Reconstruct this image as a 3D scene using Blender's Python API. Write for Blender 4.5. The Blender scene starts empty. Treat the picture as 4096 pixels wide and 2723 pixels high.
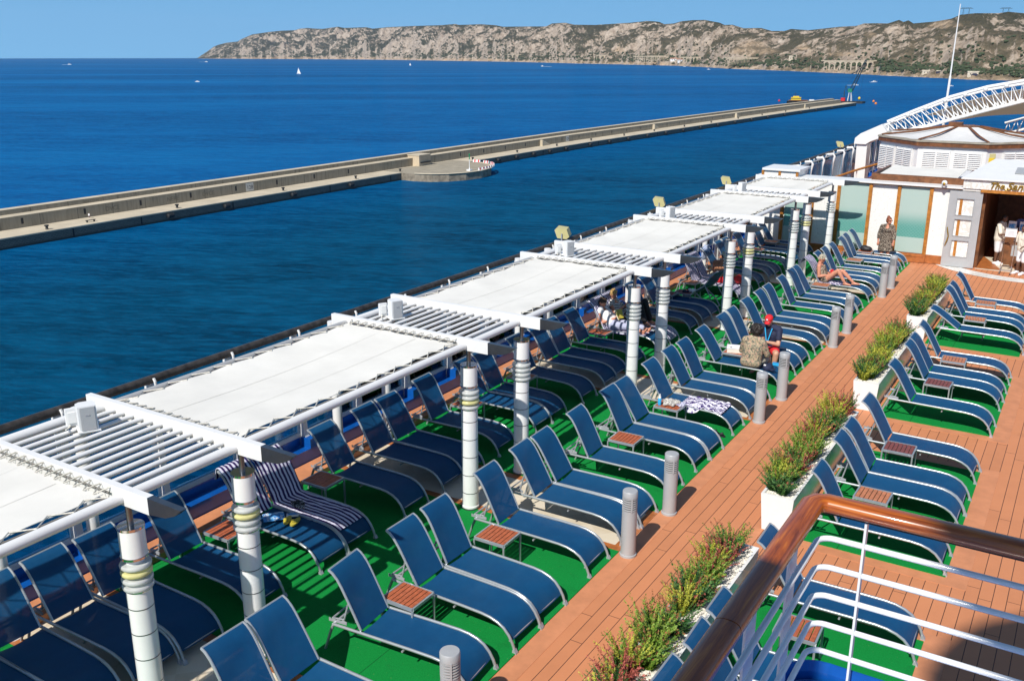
import bpy, bmesh, math, random
import numpy as np
from mathutils import Vector, Matrix, Euler
sc = bpy.context.scene
col = sc.collection
# ---------------- camera, sky, sun, exposure ----------------
EYE = Vector((0, 0, 6.3))
cam_d = bpy.data.cameras.new("camera"); cam = bpy.data.objects.new("camera", cam_d); col.objects.link(cam)
cam_d.sensor_width = 36.0; cam_d.lens = 32.871
cam_d.clip_start = 0.1; cam_d.clip_end = 60000
cam.location = EYE
cam.rotation_euler = (math.radians(90 - 16.973), 0, math.radians(31.9))
sc.camera = cam
SUN = Vector((0.03, -0.97, 1.0)).normalized()
w = bpy.data.worlds.new("World"); sc.world = w; w.use_nodes = True
nt = w.node_tree; nt.nodes.clear()
wo = nt.nodes.new('ShaderNodeOutputWorld'); bg = nt.nodes.new('ShaderNodeBackground')
sky = nt.nodes.new('ShaderNodeTexSky'); sky.sky_type = 'NISHITA'; sky.sun_disc = False
sky.sun_elevation = math.asin(SUN.z); sky.sun_rotation = math.radians(180)
sky.altitude = 0; sky.air_density = 1.0; sky.dust_density = 0.3; sky.ozone_density = 2.5
hs = nt.nodes.new('ShaderNodeHueSaturation'); hs.inputs['Saturation'].default_value = 1.12; hs.inputs['Value'].default_value = 0.78
wtc = nt.nodes.new('ShaderNodeTexCoord'); wsx = nt.nodes.new('ShaderNodeSeparateXYZ'); nt.links.new(wtc.outputs['Generated'], wsx.inputs[0])
wr = nt.nodes.new('ShaderNodeValToRGB'); nt.links.new(wsx.outputs[2], wr.inputs[0])
for p_, c_ in ((0.0, (1.75, 4.5, 7.6)), (.02, (2.2, 5.4, 8.9)), (.06, (3.0, 6.6, 10.6)), (.11, (1.5, 3.5, 6.4)), (.35, (.65, 1.9, 4.3))):
    e_ = wr.color_ramp.elements[0] if p_ == 0 else (wr.color_ramp.elements[1] if p_ == .35 else wr.color_ramp.elements.new(p_))
    e_.position = p_; e_.color = (*c_, 1)
wm = nt.nodes.new('ShaderNodeMapRange'); wm.interpolation_type = 'SMOOTHSTEP'; nt.links.new(wsx.outputs[2], wm.inputs[0]); wm.inputs[1].default_value = .12; wm.inputs[2].default_value = .5
wx_ = nt.nodes.new('ShaderNodeMix'); wx_.data_type = 'RGBA'; nt.links.new(wm.outputs[0], wx_.inputs[0]); nt.links.new(wr.outputs[0], wx_.inputs[6])
nt.links.new(sky.outputs[0], hs.inputs['Color']); nt.links.new(hs.outputs[0], wx_.inputs[7]); nt.links.new(wx_.outputs[2], bg.inputs[0]); bg.inputs[1].default_value = 0.11
nt.links.new(bg.outputs[0], wo.inputs[0])
sl = bpy.data.lights.new("sun", 'SUN'); so = bpy.data.objects.new("sun", sl); col.objects.link(so)
sl.energy = 5.0; sl.angle = math.radians(0.53); sl.color = (1.0, 0.95, 0.87)
so.rotation_euler = SUN.to_track_quat('Z', 'Y').to_euler(); so.location = (0, -20, 40)
vs = sc.view_settings; vs.view_transform = 'Standard'; vs.look = 'None'; vs.exposure = 0.14; vs.gamma = 1; vs.use_curve_mapping = False
R = random.Random(7)
PI = math.pi
# ---------------- materials ----------------
MATS = {}
def mat(name, c, rough=0.5, metal=0.0, var=0.0, vscale=6.0, c2=None, coat=0.0, bump=0.0, bscale=40.0, spec=0.5, ramp=(0.35, 0.65)):
    m = bpy.data.materials.new(name); m.use_nodes = True; MATS[name] = m
    t = m.node_tree; b = t.nodes['Principled BSDF']
    b.inputs['Base Color'].default_value = (*c, 1); b.inputs['Roughness'].default_value = rough
    b.inputs['Metallic'].default_value = metal; b.inputs['Coat Weight'].default_value = coat
    b.inputs['Specular IOR Level'].default_value = spec
    tc = t.nodes.new('ShaderNodeTexCoord')
    if var > 0 or c2:
        n = t.nodes.new('ShaderNodeTexNoise'); n.inputs['Scale'].default_value = vscale; n.inputs['Detail'].default_value = 8; n.inputs['Roughness'].default_value = .6
        t.links.new(tc.outputs['Object'], n.inputs['Vector'])
        r = t.nodes.new('ShaderNodeValToRGB'); r.color_ramp.elements[0].position = ramp[0]; r.color_ramp.elements[1].position = ramp[1]
        d = c2 or tuple(min(1, x * (1 + var)) for x in c); e = c if c2 else tuple(x * (1 - var) for x in c)
        r.color_ramp.elements[0].color = (*e, 1); r.color_ramp.elements[1].color = (*d, 1)
        t.links.new(n.outputs['Fac'], r.inputs[0]); t.links.new(r.outputs[0], b.inputs['Base Color'])
    if bump > 0:
        n2 = t.nodes.new('ShaderNodeTexNoise'); n2.inputs['Scale'].default_value = bscale; n2.inputs['Detail'].default_value = 6
        t.links.new(tc.outputs['Object'], n2.inputs['Vector'])
        bp = t.nodes.new('ShaderNodeBump'); bp.inputs['Strength'].default_value = bump; bp.inputs['Distance'].default_value = 0.02
        t.links.new(n2.outputs['Fac'], bp.inputs['Height']); t.links.new(bp.outputs[0], b.inputs['Normal'])
    return m
def nd(t, kind, **kw):
    n = t.nodes.new(kind)
    for k, v in kw.items():
        if k.startswith('i_'): n.inputs[int(k[2:])].default_value = v
        else: setattr(n, k, v)
    return n
def mth(t, op, a, b=None, c=None):
    n = t.nodes.new('ShaderNodeMath'); n.operation = op
    for i, v in enumerate((a, b, c)):
        if v is None: continue
        if isinstance(v, (int, float)): n.inputs[i].default_value = v
        else: t.links.new(v, n.inputs[i])
    return n.outputs[0]
def mixc(t, f, a, b):
    n = t.nodes.new('ShaderNodeMix'); n.data_type = 'RGBA'
    for i, v in ((0, f), (6, a), (7, b)):
        if isinstance(v, (int, float)): n.inputs[i].default_value = v
        elif isinstance(v, tuple): n.inputs[i].default_value = (*v, 1)
        else: t.links.new(v, n.inputs[i])
    return n.outputs[2]
def noise(t, vec, scale, detail=6, rough=.6, dist=0):
    n = t.nodes.new('ShaderNodeTexNoise'); n.inputs['Scale'].default_value = scale; n.inputs['Detail'].default_value = detail
    n.inputs['Roughness'].default_value = rough; n.inputs['Distortion'].default_value = dist
    if vec is not None: t.links.new(vec, n.inputs['Vector'])
    return n.outputs['Fac']
def ramp(t, fac, stops):
    r = t.nodes.new('ShaderNodeValToRGB'); e = r.color_ramp.elements
    e[0].position, e[0].color = stops[0][0], (*stops[0][1], 1); e[1].position, e[1].color = stops[-1][0], (*stops[-1][1], 1)
    for p, c in stops[1:-1]:
        x = e.new(p); x.color = (*c, 1)
    t.links.new(fac, r.inputs[0]); return r.outputs[0]
def new_mat(name):
    m = bpy.data.materials.new(name); m.use_nodes = True; MATS[name] = m
    t = m.node_tree; b = t.nodes['Principled BSDF']; tc = t.nodes.new('ShaderNodeTexCoord')
    return m, t, b, tc
M = MATS
mat('white', (.74, .745, .74), .38, var=.03, vscale=3)
mat('white_gloss', (.78, .785, .78), .16, var=.03, vscale=4)
mat('offwhite', (.62, .60, .54), .6, var=.06, vscale=3)
mat('canvas', (.70, .69, .645), .85, var=.06, vscale=1.1, bump=.10, bscale=5)
mat('rope', (.60, .57, .50), .8, var=.2, vscale=40)
mat('gap_cord', (.16, .15, .135), .8)
mat('chrome', (.62, .62, .63), .12, 1.0, var=.05)
mat('steel', (.20, .21, .22), .28, .9, var=.1)
mat('alu', (.43, .465, .485), .30, .5, var=.06, vscale=8)
mat('alu_dark', (.44, .46, .49), .4, .4, var=.08)
mat('grey_paint', (.395, .405, .415), .42, .1, var=.04, vscale=5)
mat('dark', (.015, .015, .018), .5)
mat('black_rail', (.045, .04, .036), .45, var=.5, vscale=9)
mat('ivory_plastic', (.52, .47, .22), .5, var=.06)
mat('ring_clear', (.68, .70, .69), .22, spec=.6, var=.08)
mat('ring_yellow', (.62, .59, .27), .25, var=.15)
mat('blue_paint', (.005, .085, .36), .22, coat=.4, var=.12, vscale=5)
mat('navy', (.012, .015, .045), .6)
mat('wood_skirt', (.38, .125, .034), .45, var=.25, vscale=7)
mat('wood_frame', (.40, .16, .028), .4, var=.3, vscale=10)
mat('wood_dark', (.16, .062, .022), .5, var=.35, vscale=6)
mat('table_wood', (.40, .105, .042), .5, var=.25, vscale=18)
mat('table_wood_dark', (.19, .055, .045), .5, var=.25, vscale=18)
mat('table_wood_pale', (.46, .17, .08), .5, var=.22, vscale=14)
mat('concrete', (.38, .33, .25), .9, var=.18, vscale=.25, bump=.2, bscale=2)
mat('quay_top', (.50, .435, .325), .9, var=.12, vscale=.15)
mat('pebble', (.78, .74, .66), .8, var=.2, vscale=60)
mat('skin', (.56, .30, .20), .5, var=.08, vscale=14)
mat('skin_tan', (.36, .155, .075), .5, var=.12, vscale=9)
mat('skin_red', (.56, .24, .15), .5, var=.1, vscale=12)
mat('skin_dark', (.13, .06, .035), .5, var=.1)
mat('hair_brown', (.06, .03, .017), .6, var=.4, vscale=40)
mat('hair_black', (.018, .012, .01), .6, var=.4, vscale=60)
mat('hair_red', (.20, .055, .022), .55, var=.4, vscale=40)
mat('hair_blond', (.44, .27, .09), .55, var=.35, vscale=40)
mat('hair_grey', (.42, .37, .28), .55, var=.35, vscale=40)
mat('cloth_white', (.76, .76, .78), .8, var=.06)
mat('cloth_lilac', (.40, .42, .56), .85, var=.1)
mat('cloth_black', (.012, .012, .015), .8, var=.3)
mat('cloth_navy', (.012, .018, .05), .8, var=.3)
mat('cloth_red', (.62, .012, .02), .75, var=.12)
mat('cloth_cream', (.72, .68, .58), .8, var=.06)
mat('cloth_blue', (.16, .22, .50), .8, var=.08)
mat('cloth_khaki', (.46, .42, .32), .85, var=.1)
mat('cloth_sky', (.40, .46, .62), .8, var=.08)
mat('paper', (.78, .75, .66), .7)
mat('red_plastic', (.60, .02, .02), .4)
mat('cyan', (.03, .38, .72), .4)
mat('gold', (.44, .27, .045), .3, .7, var=.2, vscale=20)
mat('sandal', (.48, .40, .05), .5, var=.2, vscale=50)
mat('orange', (.75, .22, .02), .5)
mat('yellow', (.70, .50, .03), .5, var=.1)
mat('hull_black', (.02, .022, .024), .6, var=.3, vscale=.5)
mat('crane_green', (.01, .20, .11), .5)
mat('crane_dark', (.02, .045, .06), .6)
mat('lamp_green', (.01, .25, .1), .5)
mat('sail', (.82, .82, .80), .7)
mat('stone_arch', (.50, .41, .29), .9, var=.15, vscale=.1)
mat('house', (.62, .54, .42), .85, var=.15, vscale=.1)
mat('roof_red', (.42, .17, .08), .85)
mat('scrub', (.040, .058, .024), .9, var=.35, vscale=.15)
mat('yellow_leaf', (.30, .34, .03), .6, c2=(.58, .55, .06), vscale=12)
def f_leaf(name, a, b_, tip, amt):
    m, t, b, tc = new_mat(name); v = tc.outputs['Object']; sx = nd(t, 'ShaderNodeSeparateXYZ'); t.links.new(v, sx.inputs[0])
    c = ramp(t, noise(t, v, 15, 6), [(.35, a), (.65, b_)])
    k = mth(t, 'ADD', noise(t, v, 8, 4, .6), mth(t, 'MULTIPLY', mth(t, 'SUBTRACT', sx.outputs[2], .2), .45))
    c = mixc(t, mth(t, 'MULTIPLY', mth(t, 'GREATER_THAN', k, amt), .8), c, tip)
    t.links.new(c, b.inputs['Base Color']); b.inputs['Roughness'].default_value = .6
f_leaf('lime_leaf', (.10, .23, .02), (.32, .42, .055), (.42, .10, .06), .60)
f_leaf('green_leaf', (.02, .10, .028), (.12, .25, .05), (.44, .09, .07), .585)
mat('red_leaf', (.20, .055, .03), .6, c2=(.55, .13, .10), vscale=22)
def f_sling():
    m, t, b, tc = new_mat('sling')
    v = tc.outputs['Object']
    c = ramp(t, noise(t, v, 5.0, 8, .65), [(.3, (.0028, .050, .145)), (.75, (.005, .074, .195))])
    oi = nd(t, 'ShaderNodeObjectInfo'); wv = mth(t, 'MULTIPLY', noise(t, v, 160, 2, .5), 1.0)
    ofs = nd(t, 'ShaderNodeVectorMath', operation='ADD'); t.links.new(v, ofs.inputs[0]); rv = nd(t, 'ShaderNodeCombineXYZ'); t.links.new(mth(t, 'MULTIPLY', oi.outputs['Random'], 40.0), rv.inputs[0]); t.links.new(rv.outputs[0], ofs.inputs[1])
    c = mixc(t, mth(t, 'MULTIPLY', oi.outputs['Random'], .32), c, (.012, .095, .215))
    dust = nd(t, 'ShaderNodeMapRange'); t.links.new(noise(t, ofs.outputs[0], 3.2, 7, .7), dust.inputs[0]); dust.inputs[1].default_value = .5; dust.inputs[2].default_value = .8
    c = mixc(t, mth(t, 'MULTIPLY', dust.outputs[0], .20), c, (.045, .12, .21))
    c = mixc(t, mth(t, 'MULTIPLY', wv, .16), c, (.02, .11, .22))
    t.links.new(c, b.inputs['Base Color']); b.inputs['Roughness'].default_value = .5; b.inputs['Specular IOR Level'].default_value = .22
    tr = t.nodes.new('ShaderNodeBsdfTransparent'); mx = t.nodes.new('ShaderNodeMixShader'); mx.inputs[0].default_value = .12
    t.links.new(b.outputs[0], mx.inputs[1]); t.links.new(tr.outputs[0], mx.inputs[2]); t.links.new(mx.outputs[0], t.nodes['Material Output'].inputs[0])
f_sling()
def f_planks(name, base, dark, wid, length, line=.05):
    m, t, b, tc = new_mat(name)
    sx = nd(t, 'ShaderNodeSeparateXYZ'); t.links.new(tc.outputs['Object'], sx.inputs[0])
    x = mth(t, 'DIVIDE', sx.outputs[0], wid); fl = mth(t, 'FLOOR', x); fr = mth(t, 'FRACT', x)
    wn = nd(t, 'ShaderNodeTexWhiteNoise', noise_dimensions='1D'); t.links.new(fl, wn.inputs['W'])
    y = mth(t, 'ADD', mth(t, 'DIVIDE', sx.outputs[1], length), mth(t, 'MULTIPLY', wn.outputs[0], 7.3)); fy = mth(t, 'FRACT', y)
    wn2 = nd(t, 'ShaderNodeTexWhiteNoise', noise_dimensions='2D')
    cb = nd(t, 'ShaderNodeCombineXYZ'); t.links.new(fl, cb.inputs[0]); t.links.new(mth(t, 'FLOOR', y), cb.inputs[1]); t.links.new(cb.outputs[0], wn2.inputs['Vector'])
    ln = mth(t, 'MAXIMUM', mth(t, 'LESS_THAN', fr, line), mth(t, 'LESS_THAN', fy, line * wid / length))
    c = mixc(t, noise(t, tc.outputs['Object'], 2.2, 8, .62), tuple(q * .84 for q in base), tuple(q * 1.13 for q in base))
    c = mixc(t, mth(t, 'MULTIPLY', wn2.outputs[0], .30), c, tuple(q * 1.28 for q in base))
    st = mth(t, 'GREATER_THAN', noise(t, tc.outputs['Object'], .9, 5, .6), .66)
    c = mixc(t, mth(t, 'MULTIPLY', st, .14), c, tuple(q * .5 for q in base))
    c = mixc(t, ln, c, dark)
    t.links.new(c, b.inputs['Base Color']); b.inputs['Roughness'].default_value = .62; b.inputs['Specular IOR Level'].default_value = .3
f_planks('planks', (.53, .212, .098), (.055, .028, .02), .152, 2.4, .055)
mat('border_plank', (.55, .225, .106), .62, var=.1, vscale=4)
def f_carpet():
    m, t, b, tc = new_mat('carpet'); v = tc.outputs['Object']
    c = ramp(t, noise(t, v, 70, 4, .7), [(.32, (.001, .17, .026)), (.7, (.006, .29, .052))])
    c = mixc(t, mth(t, 'MULTIPLY', noise(t, v, 1.3, 7, .65), .45), c, (.008, .20, .048))
    d = nd(t, 'ShaderNodeMapRange'); t.links.new(noise(t, v, 2.6, 8, .72), d.inputs[0]); d.inputs[1].default_value = .56; d.inputs[2].default_value = .78
    c = mixc(t, mth(t, 'MULTIPLY', d.outputs[0], .38), c, (.004, .075, .018))
    sp_ = mth(t, 'GREATER_THAN', noise(t, v, 45, 2, .5), .735); c = mixc(t, mth(t, 'MULTIPLY', sp_, .5), c, (.20, .28, .12))
    sx = nd(t, 'ShaderNodeSeparateXYZ'); t.links.new(v, sx.inputs[0]); sm = mth(t, 'LESS_THAN', mth(t, 'FRACT', mth(t, 'DIVIDE', mth(t, 'ADD', sx.outputs[0], .37), 1.83)), .006); c = mixc(t, mth(t, 'MULTIPLY', sm, .7), c, (.002, .06, .015))
    t.links.new(c, b.inputs['Base Color']); b.inputs['Roughness'].default_value = .95; b.inputs['Specular IOR Level'].default_value = .12
    bp = nd(t, 'ShaderNodeBump'); bp.inputs['Strength'].default_value = .5; bp.inputs['Distance'].default_value = .01; t.links.new(noise(t, v, 240, 3), bp.inputs['Height']); t.links.new(bp.outputs[0], b.inputs['Normal'])
f_carpet()
def f_tile():
    m, t, b, tc = new_mat('tile')
    mp = nd(t, 'ShaderNodeMapping'); mp.inputs['Rotation'].default_value = (0, 0, math.radians(45)); t.links.new(tc.outputs['Object'], mp.inputs['Vector'])
    ck = nd(t, 'ShaderNodeTexChecker'); ck.inputs['Scale'].default_value = 3.2; t.links.new(mp.outputs[0], ck.inputs['Vector'])
    ck.inputs['Color1'].default_value = (.66, .58, .44, 1); ck.inputs['Color2'].default_value = (.56, .46, .31, 1)
    c = mixc(t, noise(t, tc.outputs['Object'], 5, 6), ck.outputs[0], (.70, .63, .52))
    t.links.new(c, b.inputs['Base Color']); b.inputs['Roughness'].default_value = .45
f_tile()
def f_teak():
    m, t, b, tc = new_mat('varnished_teak')
    mp = nd(t, 'ShaderNodeMapping'); mp.inputs['Scale'].default_value = (1, 1, 1); t.links.new(tc.outputs['Generated'], mp.inputs['Vector'])
    at = nd(t, 'ShaderNodeAttribute', attribute_name='grain')
    sp = nd(t, 'ShaderNodeSeparateXYZ'); t.links.new(at.outputs['Vector'], sp.inputs[0])
    cb = nd(t, 'ShaderNodeCombineXYZ'); t.links.new(mth(t, 'MULTIPLY', sp.outputs[0], 1.6), cb.inputs[0]); t.links.new(mth(t, 'MULTIPLY', sp.outputs[1], 26), cb.inputs[1]); t.links.new(mth(t, 'MULTIPLY', sp.outputs[2], 26), cb.inputs[2])
    c = ramp(t, noise(t, cb.outputs[0], 1.5, 8, .65, .6), [(.28, (.10, .018, .004)), (.5, (.36, .080, .008)), (.78, (.70, .23, .019))])
    t.links.new(c, b.inputs['Base Color']); b.inputs['Roughness'].default_value = .35; b.inputs['Coat Weight'].default_value = .45; b.inputs['Coat Roughness'].default_value = .08
f_teak()
def f_stripe(name, a, bb, freq, axis=1, duty=.5, wob=.006, off=0.0):
    m, t, b, tc = new_mat(name)
    sx = nd(t, 'ShaderNodeSeparateXYZ'); t.links.new(tc.outputs['Object'], sx.inputs[0])
    nz = mth(t, 'MULTIPLY', mth(t, 'SUBTRACT', noise(t, tc.outputs['Object'], 9, 3), .5), wob * 10)
    f = mth(t, 'FRACT', mth(t, 'ADD', mth(t, 'MULTIPLY', mth(t, 'ADD', sx.outputs[axis], nz), freq), off))
    c = mixc(t, mth(t, 'LESS_THAN', f, duty), a, bb)
    t.links.new(c, b.inputs['Base Color']); b.inputs['Roughness'].default_value = .9; b.inputs['Specular IOR Level'].default_value = .1
f_stripe('towel', (.64, .63, .76), (.035, .018, .10), 15, 1, .5, .002)
f_stripe('striped_top', (.78, .76, .72), (.02, .02, .025), 30, 2, .45, .004)
f_stripe('zigzag_towel', (.72, .70, .80), (.05, .03, .14), 13, 1, .45, .02)
def f_pattern(name, c1, c2, c3, scale):
    m, t, b, tc = new_mat(name)
    n1 = noise(t, tc.outputs['Object'], scale, 4, .7); n2 = noise(t, tc.outputs['Object'], scale * 2.3, 3, .6)
    c = ramp(t, n1, [(.40, c1), (.50, c2), (.60, c3)]); c = mixc(t, mth(t, 'GREATER_THAN', n2, .56), c, c1)
    t.links.new(c, b.inputs['Base Color']); b.inputs['Roughness'].default_value = .85
f_pattern('tunic_print', (.10, .10, .085), (.42, .36, .22), (.46, .27, .20), 22)
f_pattern('dress_print', (.03, .022, .018), (.16, .12, .09), (.42, .36, .28), 26)
f_pattern('swim_print', (.02, .016, .014), (.30, .22, .16), (.50, .40, .30), 34)
f_pattern('grey_print', (.16, .15, .14), (.50, .48, .44), (.66, .64, .60), 45)
f_pattern('dot_print', (.05, .05, .28), (.74, .74, .80), (.74, .74, .80), 60)
f_pattern('mag_print', (.03, .20, .55), (.10, .40, .72), (.72, .74, .74), 9)
f_pattern('cat_print', (.01, .01, .012), (.01, .01, .014), (.45, .45, .48), 18)
def f_marble():
    m, t, b, tc = new_mat('marble')
    n = noise(t, tc.outputs['Object'], 2.2, 8, .6, 1.6)
    c = ramp(t, n, [(.42, (.80, .80, .78)), (.5, (.60, .58, .53)), (.56, (.80, .80, .78))])
    t.links.new(c, b.inputs['Base Color']); b.inputs['Roughness'].default_value = .3
    m, t, b, tc = new_mat('mosaic')
    mp = nd(t, 'ShaderNodeMapping'); mp.inputs['Scale'].default_value = (26, 26, 60); t.links.new(tc.outputs['Object'], mp.inputs['Vector'])
    n = noise(t, mp.outputs[0], 1, 3, .5)
    c = ramp(t, n, [(.28, (.45, .43, .40)), (.40, (.76, .75, .72)), (.8, (.84, .83, .80))])
    t.links.new(c, b.inputs['Base Color']); b.inputs['Roughness'].default_value = .5
f_marble()
def f_frost():
    m, t, b, tc = new_mat('frosted_glass')
    sx = nd(t, 'ShaderNodeSeparateXYZ'); t.links.new(tc.outputs['Object'], sx.inputs[0])
    u = mth(t, 'SUBTRACT', mth(t, 'FRACT', mth(t, 'DIVIDE', sx.outputs[0], .1)), .5); v = mth(t, 'SUBTRACT', mth(t, 'FRACT', mth(t, 'DIVIDE', sx.outputs[2], .1)), .5)
    d = mth(t, 'SQRT', mth(t, 'ADD', mth(t, 'MULTIPLY', u, u), mth(t, 'MULTIPLY', v, v)))
    ring = mth(t, 'MULTIPLY', mth(t, 'LESS_THAN', d, .45), mth(t, 'GREATER_THAN', d, .33))
    zz = sx.outputs[2]
    band = nd(t, 'ShaderNodeMapRange'); band.interpolation_type = 'SMOOTHSTEP'; t.links.new(zz, band.inputs[0]); band.inputs[1].default_value = 1.65; band.inputs[2].default_value = 1.05
    b2 = mth(t, 'MULTIPLY', band.outputs[0], mth(t, 'GREATER_THAN', zz, .78))
    c = mixc(t, b2, (.40, .51, .47), (.10, .31, .27))
    c = mixc(t, mth(t, 'MULTIPLY', ring, mth(t, 'MULTIPLY', b2, .35)), c, (.30, .50, .46))
    t.links.new(c, b.inputs['Base Color']); b.inputs['Roughness'].default_value = .18
    m, t, b, tc = new_mat('clear_glass')
    gl = nd(t, 'ShaderNodeBsdfGlossy'); gl.inputs['Roughness'].default_value = .02; tr = nd(t, 'ShaderNodeBsdfTransparent'); tr.inputs[0].default_value = (.55, .78, .90, 1)
    fr = nd(t, 'ShaderNodeFresnel'); fr.inputs[0].default_value = 1.3; mx = nd(t, 'ShaderNodeMixShader'); t.links.new(fr.outputs[0], mx.inputs[0])
    t.links.new(tr.outputs[0], mx.inputs[1]); t.links.new(gl.outputs[0], mx.inputs[2]); t.links.new(mx.outputs[0], t.nodes['Material Output'].inputs[0])
    m, t, b, tc = new_mat('blue_glass')
    b.inputs['Base Color'].default_value = (.16, .36, .56, 1); b.inputs['Roughness'].default_value = .08
    tr = nd(t, 'ShaderNodeBsdfTransparent'); tr.inputs[0].default_value = (.5, .75, .9, 1); mx = nd(t, 'ShaderNodeMixShader'); mx.inputs[0].default_value = .5
    t.links.new(b.outputs[0], mx.inputs[1]); t.links.new(tr.outputs[0], mx.inputs[2]); t.links.new(mx.outputs[0], t.nodes['Material Output'].inputs[0])
    m, t, b, tc = new_mat('ring_acrylic')
    b.inputs['Base Color'].default_value = (.74, .76, .75, 1); b.inputs['Roughness'].default_value = .12
    tr = nd(t, 'ShaderNodeBsdfTransparent'); tr.inputs[0].default_value = (.86, .9, .88, 1); mx = nd(t, 'ShaderNodeMixShader'); mx.inputs[0].default_value = .38
    t.links.new(b.outputs[0], mx.inputs[1]); t.links.new(tr.outputs[0], mx.inputs[2]); t.links.new(mx.outputs[0], t.nodes['Material Output'].inputs[0])
f_frost()
m, t, b, tc = new_mat('sailcloth'); b.inputs['Base Color'].default_value = (.66, .64, .57, 1); b.inputs['Roughness'].default_value = .9
tl = nd(t, 'ShaderNodeBsdfTranslucent'); tl.inputs[0].default_value = (.62, .60, .52, 1); mx = nd(t, 'ShaderNodeMixShader'); mx.inputs[0].default_value = .5
t.links.new(b.outputs[0], mx.inputs[1]); t.links.new(tl.outputs[0], mx.inputs[2]); t.links.new(mx.outputs[0], t.nodes['Material Output'].inputs[0])
def f_quay():
    m, t, b, tc = new_mat('quay_stone')
    mp = nd(t, 'ShaderNodeMapping'); mp.inputs['Rotation'].default_value = (math.radians(90), 0, math.radians(90)); t.links.new(tc.outputs['Object'], mp.inputs['Vector'])
    br = nd(t, 'ShaderNodeTexBrick'); br.inputs['Scale'].default_value = 1.0; br.inputs['Brick Width'].default_value = .9; br.inputs['Row Height'].default_value = .42; br.inputs['Mortar Size'].default_value = .05
    br.inputs['Color1'].default_value = (.10, .092, .08, 1); br.inputs['Color2'].default_value = (.155, .14, .118, 1); br.inputs['Mortar'].default_value = (.25, .225, .18, 1)
    sx = nd(t, 'ShaderNodeSeparateXYZ'); t.links.new(tc.outputs['Object'], sx.inputs[0])
    cb = nd(t, 'ShaderNodeCombineXYZ'); t.links.new(sx.outputs[1], cb.inputs[0]); t.links.new(sx.outputs[2], cb.inputs[1]); t.links.new(cb.outputs[0], br.inputs['Vector'])
    wet = nd(t, 'ShaderNodeMapRange'); t.links.new(mth(t, 'ADD', sx.outputs[2], mth(t, 'MULTIPLY', noise(t, tc.outputs['Object'], .6, 4), .6)), wet.inputs[0]); wet.inputs[1].default_value = -41.2; wet.inputs[2].default_value = -40.5
    c = mixc(t, wet.outputs[0], (.035, .034, .028), br.outputs[0])
    c = mixc(t, mth(t, 'MULTIPLY', noise(t, tc.outputs['Object'], .22, 6), .5), c, (.07, .065, .06))
    t.links.new(c, b.inputs['Base Color']); b.inputs['Roughness'].default_value = .85
    m, t, b, tc = new_mat('old_concrete')
    mp = nd(t, 'ShaderNodeMapping'); mp.inputs['Scale'].default_value = (.5, .5, .06); t.links.new(tc.outputs['Object'], mp.inputs['Vector'])
    n = noise(t, mp.outputs[0], 2.2, 8, .7); n2 = noise(t, tc.outputs['Object'], .09, 5)
    c = ramp(t, n, [(.28, (.15, .13, .10)), (.46, (.33, .285, .21)), (.72, (.44, .38, .285))])
    c = mixc(t, mth(t, 'MULTIPLY', n2, .55), c, (.30, .255, .185))
    sx = nd(t, 'ShaderNodeSeparateXYZ'); t.links.new(tc.outputs['Object'], sx.inputs[0])
    jn = mth(t, 'LESS_THAN', mth(t, 'FRACT', mth(t, 'DIVIDE', sx.outputs[1], 11.5)), .012)
    c = mixc(t, jn, c, (.07, .06, .05))
    t.links.new(c, b.inputs['Base Color']); b.inputs['Roughness'].default_value = .92
f_quay()
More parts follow.
